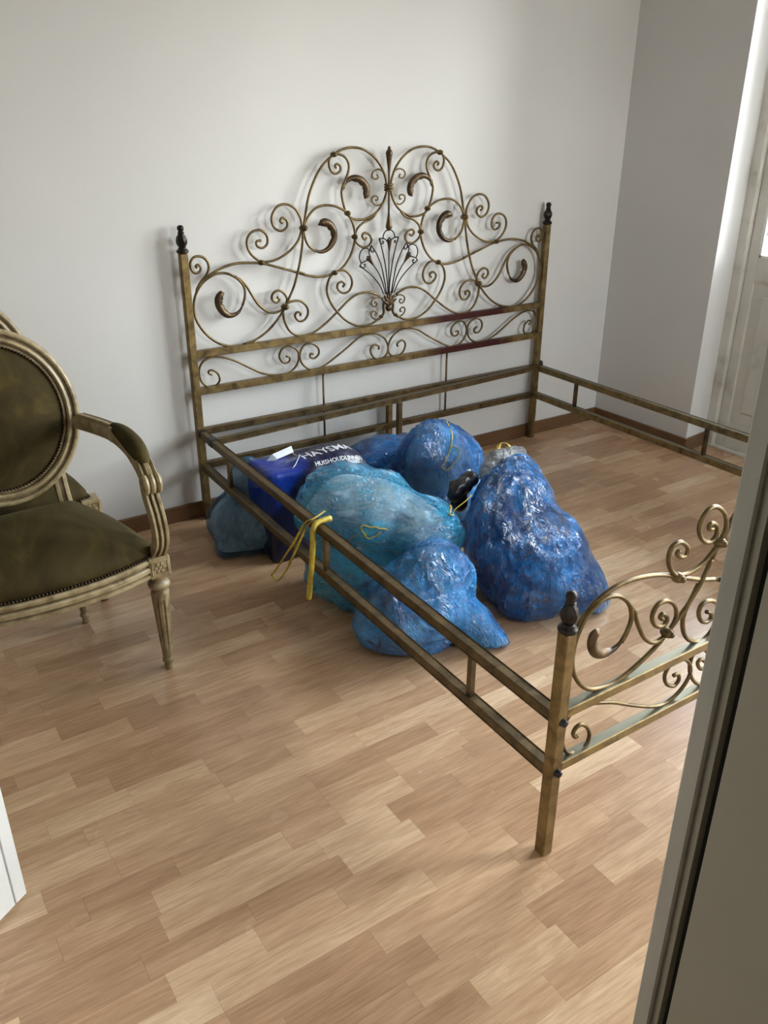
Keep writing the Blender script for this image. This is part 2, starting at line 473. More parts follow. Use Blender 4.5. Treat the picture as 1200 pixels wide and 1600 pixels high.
bm = B(); box(bm, JX, JX + .04, yd - .70, yd, .004, 2.15, .001)
d3 = tag(obj('door_3', bm, M.taupe), 'taupe door leaf folded back beside the grey jamb', kind='structure')

# white door leaf standing open at the left
hx, hy = -.992 + .0, -1.507
def rot_leaf():
    A = Vector((-1.0205, -1.4865, 0)); Bp = Vector((XL + .03, -1.4865 - (1.0205 - .03 - .0 + (XL + 1.72) ) * 0, 0))
    return A, Bp
bm = B(); box(bm, -.84, 0, -.0, .04, .008, 2.02, .0015)
d2 = tag(obj('door_2', bm, M.doorwhite), 'bright white open door leaf at the left edge', kind='structure')
P = Vector((-1.02, -1.4905)); ang = atan2(.0555, .0775)
ang = math.radians(34.5)
d2.rotation_euler = (0, 0, ang); d2.location = (-1.025, -1.503, 0)
bm = B(); box(bm, -.028, 0, -.004, -.0, .012, 2.02, .001); obj('edge_strip', bm, M.doorwhite, d2)
bm = B(); box(bm, -.81, -.0315, -.004, -.0, .012, 2.02, .001); obj('door_face', bm, M.doorwhite, d2)
HEAD = [
 [(0.4822,1.0818),(0.4944,1.1331),(0.5083,1.1901),(0.5335,1.2461),(0.57,1.2984),(0.6216,1.3367),(0.6652,1.356),(0.7089,1.3605),(0.7572,1.3517),(0.8021,1.3255),(0.8354,1.2893),(0.8524,1.2561),(0.8593,1.2294),(0.8602,1.2094),(0.8569,1.1894),(0.8399,1.1531),(0.8058,1.1209),(0.755,1.1011),(0.705,1.1051),(0.6766,1.1239),(0.6611,1.161),(0.6531,1.2037),(0.6626,1.2357)],  # outer
 [(0.6622,1.2163),(0.6684,1.2419),(0.6851,1.2767),(0.6864,1.3053),(0.6686,1.3297),(0.6373,1.3389),(0.6121,1.3319),(0.6006,1.3102),(0.6084,1.2818),(0.6277,1.2706),(0.6477,1.2789),(0.6504,1.2947),(0.638,1.3045),(0.6276,1.299),(0.6321,1.2901)],  # scurl
 [(0.81,1.1207),(0.7887,1.1014),(0.7506,1.0885),(0.7253,1.071),(0.7142,1.0512),(0.7122,1.0275),(0.7245,1.0095),(0.7498,0.996),(0.7754,1.0011),(0.7883,1.0204),(0.7782,1.0418),(0.7562,1.05),(0.7443,1.0391),(0.7543,1.0261),(0.7662,1.0308)],  # branch
 [(0.532,0.9958),(0.5014,1.02),(0.4879,1.052),(0.4845,1.0817),(0.4975,1.1135),(0.5258,1.1444),(0.5654,1.16),(0.6128,1.1579),(0.6526,1.1436),(0.6791,1.1258),(0.6983,1.0961),(0.7094,1.0617),(0.7106,1.031),(0.7034,1.0006),(0.6861,0.9638),(0.6562,0.9294),(0.6184,0.9068)],  # scroll2
 [(0.8272,0.7082),(0.7868,0.6881),(0.7249,0.6865),(0.6688,0.7117),(0.6253,0.7517),(0.5922,0.7964),(0.5777,0.8404),(0.5846,0.8783),(0.6034,0.9025),(0.631,0.9147),(0.6642,0.9119),(0.689,0.8865),(0.6944,0.8576),(0.6796,0.8319),(0.6524,0.826),(0.6292,0.8425),(0.6272,0.8618),(0.6441,0.8715),(0.659,0.8609),(0.6503,0.8497)],  # ccurl
 [(0.8303,0.7962),(0.7761,0.8171),(0.7208,0.8141),(0.6751,0.792),(0.6248,0.7537),(0.5659,0.712),(0.5079,0.6829),(0.4516,0.6785),(0.4101,0.7004),(0.3871,0.743),(0.3827,0.7843),(0.3973,0.8084),(0.4285,0.8176),(0.4618,0.8127),(0.4863,0.79),(0.4912,0.7633),(0.4757,0.7402),(0.4516,0.7369),(0.4339,0.7562),(0.4406,0.7719),(0.4582,0.7685),(0.4551,0.7568)],  # wave
 [(0.3902,0.7996),(0.3999,0.8264),(0.3888,0.8508),(0.365,0.864),(0.3418,0.8555),(0.3365,0.8344),(0.3543,0.8188),(0.3688,0.8296),(0.358,0.8402)],  # n2curl
 [(0.4797,1.0841),(0.4758,1.0344),(0.4651,0.9788),(0.4503,0.9266),(0.4312,0.8743),(0.4085,0.8329),(0.3884,0.7983),(0.3592,0.7611),(0.3115,0.7186),(0.2569,0.6899),(0.2041,0.6783)],  # longdiag
 [(0.2576,0.6805),(0.2304,0.6746),(0.1905,0.6729),(0.1516,0.6769),(0.1018,0.6981),(0.0589,0.7363),(0.0303,0.7829),(0.0221,0.8168),(0.0241,0.8529),(0.0362,0.8859),(0.0594,0.9157),(0.0898,0.9367),(0.1237,0.9476),(0.1567,0.9459),(0.1891,0.9305),(0.2149,0.9071),(0.2269,0.8787),(0.2233,0.8478),(0.2129,0.8232)],  # bigcircle
 [(0.0459,0.9019),(0.0599,0.9213),(0.0904,0.943),(0.1205,0.9581),(0.1588,0.9703),(0.2012,0.9771),(0.2436,0.9763),(0.3035,0.9689),(0.3686,0.95),(0.4353,0.9287),(0.4809,0.9168)],  # archbar
 [(0.4138,0.9368),(0.4624,0.9184),(0.5206,0.9024),(0.5718,0.8979),(0.6155,0.9088)],  # archbar2
 [(0.0362,0.8859),(0.0429,0.9041),(0.0582,0.9245),(0.0791,0.944),(0.0914,0.9673),(0.0898,0.9897),(0.0761,1.0066),(0.0567,1.0136),(0.0385,1.0103),(0.025,0.9948),(0.0248,0.9728),(0.0384,0.9569),(0.0546,0.9592),(0.0616,0.9727),(0.0538,0.9837),(0.0435,0.9805),(0.0488,0.9738)],  # postcurl
 [(0.1892,0.9324),(0.2135,0.9168),(0.2332,0.8937),(0.2525,0.8606),(0.2762,0.8224),(0.3056,0.7952),(0.3363,0.7829),(0.3684,0.7863),(0.3875,0.8005)],  # sn2
 [(0.4763,1.0829),(0.4598,1.0424),(0.4256,1.0085),(0.3757,0.9822),(0.3354,0.9735),(0.3001,0.9762),(0.2666,0.9994),(0.2488,1.0293),(0.2495,1.0595),(0.2686,1.0818),(0.3035,1.0877),(0.3279,1.068),(0.3292,1.0387),(0.3086,1.0237),(0.2868,1.0334),(0.287,1.049),(0.305,1.0505)],  # n5curl
 [(0.4764,1.0843),(0.4715,1.121),(0.4474,1.1574),(0.4101,1.1725),(0.3742,1.1628),(0.3528,1.1305),(0.3586,1.0966),(0.3876,1.0793),(0.4137,1.0921),(0.4149,1.1138),(0.3957,1.1256),(0.3871,1.1139),(0.397,1.1059)],  # n1curl
 [(0.855,1.2461),(0.8481,1.2661),(0.827,1.281),(0.802,1.277),(0.7919,1.261),(0.8036,1.247),(0.8212,1.2517),(0.8145,1.2624)],  # topcurl1
 [(0.8552,1.1794),(0.8399,1.1578),(0.8143,1.1495),(0.7932,1.1639),(0.795,1.1818),(0.8144,1.1844),(0.8186,1.1708),(0.8084,1.1699)],  # topcurl2
 [(0.0692,0.5797),(0.0575,0.5867),(0.0584,0.5962),(0.0723,0.597),(0.0926,0.5813),(0.098,0.5542),(0.0808,0.5359),(0.0513,0.5354),(0.0265,0.558),(0.0188,0.5962),(0.0335,0.6307),(0.0691,0.6461),(0.1148,0.6411),(0.1679,0.6187),(0.2214,0.586),(0.2764,0.5548),(0.3338,0.5375),(0.3847,0.5368),(0.4245,0.5583),(0.4409,0.595),(0.432,0.6273),(0.3988,0.6449),(0.3671,0.6361),(0.3547,0.6087),(0.3702,0.5834),(0.3939,0.5815),(0.4007,0.5984),(0.3841,0.6069)],  # low1
 [(0.5073,0.599),(0.4934,0.6017),(0.4928,0.5877),(0.5128,0.5809),(0.5329,0.5978),(0.5276,0.6237),(0.4976,0.6433),(0.4644,0.6384),(0.4457,0.606),(0.4527,0.5698),(0.4822,0.5418),(0.52,0.5346),(0.5607,0.5461),(0.6159,0.5743),(0.6717,0.6067),(0.7185,0.635),(0.7656,0.6467),(0.8131,0.6423),(0.8517,0.6179),(0.8695,0.5802),(0.8618,0.5481),(0.8305,0.5333),(0.7937,0.5468),(0.7804,0.5799),(0.7987,0.5987),(0.8227,0.5881),(0.8208,0.5744)],  # low2
 [(0.8465,0.7674),(0.8456,0.749),(0.8476,0.7276),(0.8361,0.7116),(0.8196,0.7016)],  # legcurl
 [(0.8417,0.7836),(0.8228,0.792),(0.8008,0.7904),(0.7877,0.7787),(0.7907,0.7628),(0.8039,0.7567),(0.8139,0.7655),(0.8086,0.7745),(0.8014,0.7708)],  # bcurl1
 [(0.8323,0.7081),(0.81,0.7032),(0.7911,0.7128),(0.7849,0.7293),(0.7928,0.739),(0.8069,0.7348),(0.8101,0.7239),(0.8012,0.7222)],  # bcurl2
]
LEAF = [
 [(0.6581,1.21),(0.6708,1.2406),(0.7033,1.2564),(0.7398,1.2495),(0.766,1.2258),(0.7708,1.198),(0.7573,1.1767)],  # leafTop
 [(0.5166,1.0069),(0.5518,0.991),(0.5899,1.0004),(0.6175,1.0303),(0.62,1.0637),(0.603,1.0913),(0.5754,1.1041),(0.5474,1.0931)],  # leafMid
 [(0.2176,0.8287),(0.1982,0.8011),(0.1693,0.7896),(0.1441,0.7953),(0.1266,0.8129),(0.1159,0.8355),(0.1157,0.8568),(0.1276,0.873),(0.1433,0.8761)],  # leafLow
]
THIN = [
 [(0.8228,1.0247),(0.8382,0.9804),(0.8539,0.9164),(0.8636,0.8516),(0.8677,0.7993)],  # c1
 [(0.8714,0.978),(0.8706,0.9023),(0.8715,0.7989)],  # c2
 [(0.8412,1.0228),(0.8457,1.0417),(0.858,1.0532),(0.8709,1.0549)],  # arch
 [(0.8228,1.0247),(0.8366,1.0246),(0.852,1.0204),(0.8622,1.0091)],  # tie
 [(0.8274,1.022),(0.8274,1.0109),(0.8366,1.0041),(0.8443,1.0073),(0.8406,1.013),(0.8366,1.0103)],  # cu
 [(0.7282,0.9254),(0.7613,0.9039),(0.798,0.8729),(0.8259,0.8396),(0.8448,0.8041)],  # l1
 [(0.7905,0.9278),(0.8135,0.8995),(0.8353,0.8593),(0.8543,0.8032)],  # l2
 [(0.7847,1.0015),(0.8105,0.965),(0.8321,0.9182),(0.8478,0.8582),(0.8591,0.8027)],  # l3
 [(0.7359,0.9359),(0.7272,0.9589),(0.7349,0.9829),(0.753,0.9926),(0.768,0.9891),(0.7785,0.9797)],  # la
 [(0.7847,1.0015),(0.7771,0.9897),(0.7724,0.974),(0.7784,0.9575)],  # lt
 [(0.7847,0.999),(0.7801,0.987),(0.7876,0.9754),(0.7968,0.9784),(0.7928,0.9836)],  # lc
 [(0.7282,0.9254),(0.7359,0.9359),(0.7495,0.9411),(0.7647,0.9448)],  # lt2
 [(0.7313,0.9251),(0.7448,0.9178),(0.7539,0.9233),(0.7509,0.931),(0.7464,0.9276)],  # lc2
]
CUPS = [
 [(0.8712,1.0167),(0.8714,0.973)],  # cup
 [(0.7708,0.9531),(0.795,0.9224)],  # cup2
]
FOOT = [
 [(0.3671,0.6001),(0.3568,0.5752),(0.3426,0.5459),(0.3139,0.5068),(0.2829,0.4775),(0.2553,0.4545),(0.2278,0.4315),(0.1866,0.4103),(0.1367,0.3912),(0.0944,0.3845),(0.0422,0.3932),(0.0058,0.4172),(-0.02,0.4522),(-0.0319,0.4877),(-0.0314,0.5212),(-0.0237,0.5548),(-0.0033,0.5884),(0.0253,0.6062),(0.0485,0.6099),(0.078,0.6029),(0.1038,0.5852),(0.1221,0.5606),(0.1293,0.5309),(0.1208,0.5028),(0.1073,0.4833)],  # fcirc
 [(-0.0237,0.5548),(-0.0184,0.5725),(0.0052,0.5968),(0.0359,0.614),(0.0743,0.6242),(0.1192,0.6253),(0.1715,0.6176),(0.2179,0.605),(0.2574,0.589),(0.298,0.5729),(0.3503,0.5535),(0.4089,0.5359)],  # farch
 [(0.1117,0.5759),(0.1334,0.55),(0.1543,0.5083),(0.1795,0.4693),(0.2113,0.4449),(0.239,0.4439),(0.2553,0.4545)],  # fs
 [(0.2574,0.4556),(0.2745,0.4732),(0.2769,0.4977),(0.2607,0.5238),(0.2342,0.5404),(0.2074,0.5395),(0.1953,0.5185),(0.2048,0.494),(0.226,0.4794),(0.2447,0.4818),(0.2449,0.4979),(0.2294,0.5103),(0.2226,0.5038),(0.2335,0.4954)],  # fn2
 [(0.3426,0.5459),(0.3266,0.5134),(0.3118,0.4858),(0.3105,0.4569),(0.3245,0.4221),(0.3502,0.3968),(0.3838,0.3821),(0.4134,0.386),(0.4327,0.4101),(0.4395,0.4422),(0.4242,0.47),(0.3922,0.4863),(0.3682,0.4832),(0.363,0.4646),(0.3766,0.4404),(0.3981,0.4292),(0.4135,0.434),(0.408,0.4492),(0.3922,0.4576)],  # fdown
 [(0.3846,0.6358),(0.3976,0.6654),(0.3844,0.7014),(0.3481,0.7283),(0.319,0.7251),(0.3027,0.6962),(0.3159,0.6642),(0.3457,0.6456),(0.3672,0.6572),(0.3604,0.6824),(0.3389,0.6919),(0.3383,0.6797),(0.3514,0.6762)],  # ftop
 [(0.2571,0.592),(0.2324,0.6143),(0.2188,0.6437),(0.2235,0.6704),(0.2499,0.6736),(0.2755,0.6541),(0.276,0.6366),(0.2585,0.6363),(0.2441,0.6486),(0.2501,0.6538)],  # farc2
 [(0.2568,0.5932),(0.2934,0.5886),(0.3366,0.5979),(0.3678,0.62),(0.3846,0.6358),(0.3992,0.6539),(0.4173,0.6875),(0.4379,0.7122)],  # farc3
 [(0.0107,0.2886),(0.0042,0.2873),(-0.0036,0.3),(0.0027,0.3122),(0.0193,0.3138),(0.0388,0.2959),(0.048,0.2714),(0.041,0.2485),(0.0157,0.2431),(-0.0128,0.2543),(-0.0293,0.2786),(-0.0343,0.3082),(-0.0283,0.347),(-0.0043,0.3628),(0.0326,0.3605),(0.1058,0.3334),(0.1776,0.2946),(0.2442,0.2627),(0.2897,0.2503),(0.3315,0.2599),(0.36,0.284),(0.3677,0.3132),(0.3475,0.3465),(0.3118,0.3634),(0.2857,0.358),(0.2738,0.3347),(0.285,0.3081),(0.3126,0.2905),(0.3288,0.2999),(0.3216,0.3206),(0.3055,0.322)],  # flow1
 [(0.4164,0.3167),(0.4007,0.3292),(0.3897,0.3239),(0.4033,0.3024),(0.4257,0.2969),(0.4332,0.3167),(0.4155,0.3459),(0.3837,0.3643),(0.3628,0.3501),(0.364,0.3115),(0.3902,0.2718),(0.4253,0.2489),(0.4796,0.2388),(0.5287,0.253)],  # flow2
]
FLEAF = [
 [(0.1208,0.5028),(0.1034,0.4813),(0.0818,0.4718),(0.0547,0.4723),(0.0297,0.488),(0.016,0.5119),(0.0188,0.5328),(0.0376,0.5411)],  # fleaf
]
COLL = {'n1': (0.4829, 1.0839), 'n2': (0.3902, 0.7996), 'n5': (0.2998, 0.9721), 'n3': (0.6155, 0.9088), 'top': (0.6225, 1.3378), 'm': (0.6783, 1.1272), 'm2': (0.7098, 1.0379), 'leg': (0.8339, 0.7119)}
FCOL = {'n2': (0.2553, 0.4545), 'arch': (0.2597, 0.5886), 'top': (0.3846, 0.6358)}

# ------------------------------------------------------------------ bed frame
W = 1.74
UPY = Vector((0, 1, 0))
bed = empty('bed_frame', (0, 0, 0), 'antique gold iron double bed frame with scrolled headboard, standing without a mattress', 'bed frame')
def pts3(l, y=0, dx=0): return [Vector((x, y, z)) for x, z in l]
def mir(l): return [(W - x, z) for x, z in l]

def post(bm, x, y, h, s=.028):
    box(bm, x - s / 2, x + s / 2, y - s / 2, y + s / 2, 0, h, .0025)
def finial_bm(x, y, z, s=1):
    prof = [(.010, 0), (.0175, .002), (.019, .007), (.0175, .012), (.013, .015), (.0125, .019), (.010, .021), (.0125, .027), (.0155, .036), (.0160, .044), (.0140, .053), (.0105, .061), (.0085, .066), (.0105, .069), (.0085, .072), (.0075, .075), (.0098, .080), (.0105, .0855), (.0090, .091), (.005, .0945), (.001, .0955)]
    bm = B()
    def mod(a, zz):
        k = zz
        if .021 < k < .064: return 1 + .12 * cos(6 * a + k * 60)
        return 1
    lathe(bm, [(r * s * 1.15, q * s) for r, q in prof], 24, (x, y, z), lambda a, q: mod(a, q / s))
    return bm

hbm = B(); box(hbm, .013, W - .013, -.0125, .0125, .6525, .6785, .002)
head = obj('headboard', hbm, M.brassrail, bed)
for x in (0, W):
    hbm = B(); post(hbm, x, 0, 1.027); obj('post', hbm, M.brass, head)
for z, nm, mt in ((.524, 'rail', M.brassrail), (.365, 'lower_rail', M.browniron), (.227, 'lower_rail', M.browniron)):
    bm = B(); box(bm, .013, W - .013, -.0125, .0125, z - .013, z + .013, .002); obj(nm, bm, mt, head)
for x in (.549, 1.188):
    bm = B(); tube(bm, [(x, 0, .238), (x, 0, .38), (x, 0, .512)], .0045, 8, UPY); obj('rod', bm, M.brassrod, head, True)
bm = B(); box(bm, .865, .889, -.011, .011, .0, .352, .002); obj('middle_leg', bm, M.brass, head)
for x in (0, W):
    fo = obj('finial', finial_bm(x, 0, 1.027), M.dark, head, True, .9)

def rod(name, pts, y, r, parent, mt, taper=False, n=4):
    P3 = catmull(pts3(pts, y), n)
    bm = B()
    tube(bm, P3, (lambda t: r * min(1, .55 + 6 * min(t, 1 - t))) if taper else r, 8, UPY)
    # small ball at a curled end
    return obj(name, bm, mt, parent, True)
def curl_end(bm, p, r): sphere(bm, p, r, 8, 5)
def leaf_obj(pts, y, parent, smax=.0135, flip=1):
    P3 = catmull(pts3(pts, y), 6); N = len(P3); bm = B()
    cx = sum((p.x for p in P3)) / N; cz = sum((p.z for p in P3)) / N; cen = Vector((cx, y, cz))
    rings = []
    for i, p in enumerate(P3):
        t = i / (N - 1)
        tg = (P3[min(i + 1, N - 1)] - P3[max(i - 1, 0)]).normalized()
        s = tg.cross(UPY).normalized()
        if (p - cen).dot(s) > 0: s = -s             # s points to the inside of the hook
        w = smax * (sin(pi * min(1, t * .62 + .03)) ** .8) * (1 if t < .93 else max(.25, (1 - t) / .07))
        lob = .28 * abs(sin(t * pi * 6.5)) * (1 if .3 < t else 0)
        ring = []
        for k in range(12):
            a = 2 * pi * k / 12
            ca, sa = cos(a), sin(a)
            rr = w * (1 + .10 * cos(4 * a))
            off = s * (rr * ca * (1 + (lob if ca > .5 else 0))) + UPY * (rr * .75 * sa)
            ring.append(bm.verts.new(p + off + s * w * .25))
        rings.append(ring)
    for i in range(N - 1):
        for k in range(12): bm.faces.new((rings[i][k], rings[i][(k + 1) % 12], rings[i + 1][(k + 1) % 12], rings[i + 1][k]))
    bm.faces.new(rings[0]); bm.faces.new(rings[-1])
    return obj('acanthus_leaf', bm, M.leaf, parent, True)
def collar(x, z, y, parent, r=.0105, ang=0, nm='collar'):
    r *= 1.35; bm = B(); sphere(bm, (x, y, z), r, 12, 8, (1.0, 1.15, .8))
    sphere(bm, (x, y - r * .9, z), r * .5, 8, 6)
    return obj(nm, bm, M.brassrod, parent, True)

for f in (lambda l: l, mir):
    for i, l in enumerate(HEAD):
        rr = .0048
        if i in (15, 16, 20, 21): rr = .0032
        if i == 19: rr = .0055
        if i in (17, 18): rr = .0043
        yy = 0.0 if i not in (7, 10, 5) else (-.003 if i == 7 else .003)
        rod('scroll', f(l), yy, rr, head, M.brassrod)
    for l in LEAF: leaf_obj(f(l), 0, head)
    for k, (x, z) in COLL.items():
        q = f([(x, z)])[0]
        collar(q[0], q[1], 0, head, .012 if k in ('n1', 'n2') else (.007 if k == 'leg' else .0098))
# fan of thin rods with small cups, at the middle
fan = B()
for gi, l in enumerate(THIN):
    for f in ((lambda l: l), mir):
        if gi == 1 and f is mir: continue
        tube(fan, catmull(pts3(f(l), -.002 - .0004 * gi), 4), .0027, 6, UPY)
fan = obj('fan_spray', fan, M.dark, head, True)
def cup(a, b_):
    a = Vector((a[0], -.004, a[1])); b_ = Vector((b_[0], -.004, b_[1]))
    bm = B(); n = 8; path = [a.lerp(b_, k / n) for k in range(n + 1)]
    tube(bm, path, lambda t: .0085 * (1 - t) ** 1.1 + .0028, 10, UPY); 
    s = (b_ - a).normalized().cross(UPY)
    for q in (-1, 0, 1): sphere(bm, a + s * q * .0065 - (b_ - a).normalized() * (.002 if q else .007), .004, 8, 5)
    return obj('flower_cup', bm, M.leaf, fan, True)
cup(*CUPS[0]); cup(*CUPS[1]); cup(*mir(CUPS[1]))
# shell base: ball with three leaf flames and side petals
bm = B(); sphere(bm, (.87, -.003, .745), .0155, 14, 10, (1, .8, 1.0)); sphere(bm, (.87, -.003, .762), .012, 12, 8, (1.5, .8, .7))
for a, ln, w in ((-58, .045, .007), (-32, .05, .0075), (-12, .052, .007), (12, .052, .007), (32, .05, .0075), (58, .045, .007), (0, .065, .009)):
    d = Vector((sin(math.radians(a)), 0, cos(math.radians(a)))); c0 = Vector((.87, -.008, .758))
    tube(bm, [c0 + d * (ln * k / 6) for k in range(7)], lambda t, w=w: w * (1 - t) ** .6 * (.6 + 1.2 * t) + .0006, 8, UPY)
obj('leaf_knot', bm, M.leaf, head, True)
# spear in the middle: flared tips and triple ring
bm = B(); Z0 = 1.057
path = [(.87, -.002, 1.051 + (1.364 - 1.051) * k / 40) for k in range(41)]
def spr(t):
    z = 1.051 + .313 * t
    if z < 1.063: return .003 + .012 * (z - 1.051) / .012
    if z < 1.115: return .0150 - .0100 * ((z - 1.063) / .052) ** .8
    if z < 1.27: return .0043
    if z < 1.345: return .0045 + .0105 * ((z - 1.27) / .075) ** 1.2
    if z < 1.352: return .0150 - .0095 * (z - 1.345) / .007
    return .0045 - .003 * (z - 1.352) / .012
tube(bm, path, spr, 10, UPY); sphere(bm, (.87, -.002, 1.357), .0066, 8, 6)
obj('spear', bm, M.leaf, head, True)
for z in (1.205, 1.215, 1.225):
    bm = B(); g = 24
    tube(bm, [(.87 + .0165 * cos(2 * pi * k / g), .0125 * sin(2 * pi * k / g), z) for k in range(g)], .0042, 8, Vector((0, 0, 1)), closed=True); obj('ring', bm, M.brassrod, head, True)

# footboard
FX, FY = -.0546, -2.0
fbm = B(); box(fbm, FX + .013, FX + W - .013, FY - .0125, FY + .0125, .3625, .3855, .002)
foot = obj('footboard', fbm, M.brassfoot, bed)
for x in (FX, FX + W):
    fbm = B(); post(fbm, x, FY, .568); obj('post', fbm, M.brass, foot)
def fmir(l): return [(W + 2 * FX - x, z) for x, z in l]
for z in (.238,):
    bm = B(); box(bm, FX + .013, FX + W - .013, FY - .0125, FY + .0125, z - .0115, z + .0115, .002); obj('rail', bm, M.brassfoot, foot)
for x in (FX, FX + W): obj('finial', finial_bm(x, FY, .568, .93), M.dark, foot, True, .9)
EXTRA = [[(.4379, .7122), (.52, .775), (.62, .80), (.72, .79), (.79, .74), (.81, .67), (.78, .62), (.72, .60), (.67, .63), (.68, .68), (.72, .69)],
         [(.4089, .5359), (.50, .52), (.58, .55), (.62, .60), (.60, .66), (.55, .67), (.53, .63)],
         [(.3671, .6001), (.40, .66), (.47, .70), (.53, .69), (.55, .65), (.52, .62)],
         [(.5287, .2530), (.60, .29), (.66, .345), (.72, .355), (.76, .32), (.74, .275), (.70, .28), (.705, .31)]]
for f in (lambda l: l, fmir):
    for i, l in enumerate(FOOT): rod('scroll', f(l), FY + (.004 if i in (1, 4) else 0), .0052 if i < 8 else .0046, foot, M.brassrod)
    for l in EXTRA: rod('scroll', f(l), FY, .005, foot, M.brassrod)
    for l in FLEAF: leaf_obj(f(l), FY, foot, .0115)
    for k, (x, z) in FCOL.items():
        q = f([(x, z)])[0]; collar(q[0], q[1], FY, foot, .0105)
    for z in (.362, .232):
        q = f([(FX, z)])[0][0]
        bm = B(); c = 1 if f([(FX, 0)])[0][0] < 0 else 1
        g = bmesh.ops.create_cone(bm, cap_ends=True, segments=10, radius1=.0095, radius2=.0075, depth=.007)
        for v in g['verts']: v.co = Vector((q + v.co.x, FY - .0175 + (-v.co.z), z + v.co.y))
        sphere(bm, (q, FY - .021, z), .0085, 10, 6, (1, .5, 1))
        obj('bolt', bm, M.bolt, foot, True, .7)

# side rails: two bars with struts between
for x0, x1 in ((0, FX), (W, FX + W)):
    SM = M.browniron if x0 == 0 else M.brassfoot  # right rail's pale tops stand in for the window reflection
    bm = B(); d = Vector((x1 - x0, FY, 0)); nrm = d.normalized()
    a = Vector((x0, 0, 0)) + nrm * .014; b2 = Vector((x1, FY, 0)) - nrm * .014
    bar(bm, a + Vector((0, 0, .365)), b2 + Vector((0, 0, .365)), .024, .024)
    sr = obj('side_rail', bm, SM, bed)
    bm = B(); bar(bm, a + Vector((0, 0, .227)), b2 + Vector((0, 0, .227)), .024, .024); obj('lower_bar', bm, SM, sr)
    for y in (-.285, -1.02, -1.72):
        c = Vector((x0 + (x1 - x0) * y / FY, y, 0)); bm = B(); bar(bm, c + Vector((0, 0, .2385)), c + Vector((0, 0, .3535)), .015, .015, .001); obj('strut', bm, M.browniron, sr)
# loose cross bar with centre leg, and small fittings
bm = B(); bar(bm, (.008, -.138, .366), (W - .014, -.028, .372), .022, .022)
cb = obj('cross_bar', bm, M.browniron, bed)
bm = B(); bar(bm, (.872, -.086, .0), (.872, -.086, .357), .022, .02); obj('middle_leg', bm, M.browniron, cb)
bm = B(); box(bm, -.019, .012, -.156, -.12, .350, .381, .002); obj('clip', bm, M.bolt, cb)
bm = B(); box(bm, -.016, .008, -.036, -.014, .352, .380, .001); obj('tube_cap', bm, M.bolt, head)
bm = B(); lathe(bm, [(.008, .363), (.013, .366), (.013, .380), (.010, .389), (.004, .392)], 12, (W + .03, .0, 0)); box(bm, W + .012, W + .03, -.006, .006, .366, .376)
obj('corner_knob', bm, M.bolt, head, True, .7)

# ------------------------------------------------------------------ armchair and chair
M.cream, nt, b = mat('aged_cream_paint', (.42, .36, .24), .42)
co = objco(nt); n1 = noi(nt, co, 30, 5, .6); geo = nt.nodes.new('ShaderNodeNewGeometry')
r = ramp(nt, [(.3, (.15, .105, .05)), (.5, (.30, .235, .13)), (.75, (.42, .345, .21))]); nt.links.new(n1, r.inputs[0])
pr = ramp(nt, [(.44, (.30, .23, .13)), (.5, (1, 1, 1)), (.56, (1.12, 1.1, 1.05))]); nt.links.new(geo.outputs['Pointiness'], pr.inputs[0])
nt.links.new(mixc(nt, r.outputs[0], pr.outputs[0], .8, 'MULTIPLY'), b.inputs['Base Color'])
bump(nt, b, noi(nt, co, 120, 3), .12, .001)
M.velvet, nt, b = mat('olive_velvet', (.04, .032, .009), .8, sheen=.06, spec=.2)
b.inputs['Sheen Tint'].default_value = (.65, .58, .28, 1); b.inputs['Sheen Roughness'].default_value = .35
co = objco(nt); n1 = noi(nt, mapping(nt, co, (1, .5, 1)), 7, 4, .6, .8)
r = ramp(nt, [(.3, (.026, .017, .005)), (.55, (.054, .039, .010)), (.75, (.115, .085, .022))]); nt.links.new(n1, r.inputs[0]); nt.links.new(r.outputs[0], b.inputs['Base Color'])
bump(nt, b, noi(nt, co, 320, 2), .15, .001)
M.nail, nt, b = mat('dark_nail_trim', (.045, .028, .015), .4, .6)

def seat_outline(hw, rw, yf, yr, bow, n=14):
    pts = []
    for k in range(n + 1):
        u = -1 + 2 * k / n
        pts.append((u * hw, yf - bow * (1 - abs(u) ** 2.3)))
    for k in range(1, 8):
        t = k / 8; pts.append((hw + (rw - hw) * t + .018 * sin(pi * t), yf + (yr - yf) * t))
    for k in range(0, 7):
        u = 1 - 2 * k / 6; pts.append((u * rw, yr))
    for k in range(1, 8):
        t = 1 - k / 8; pts.append((-(hw + (rw - hw) * t + .018 * sin(pi * t)), yf + (yr - yf) * t))
    return pts
RAILP = [(-.03, 0), (.004, 0), (.009, .003), (.009, .010), (.003, .013), (.003, .017), (.010, .020), (.011, .030), (.008, .034), (.002, .036), (.002, .040), (.008, .043), (.009, .050), (.004, .055), (-.03, .055)]
RINGP = [(-.024, -.018), (.018, -.018), (.023, -.010), (.024, .002), (.021, .010), (.015, .013), (.010, .012), (.007, .006), (.002, .006), (-.002, .011), (-.008, .013), (-.012, .010), (-.014, .004), (-.018, .004), (-.020, .010), (-.024, .009)]
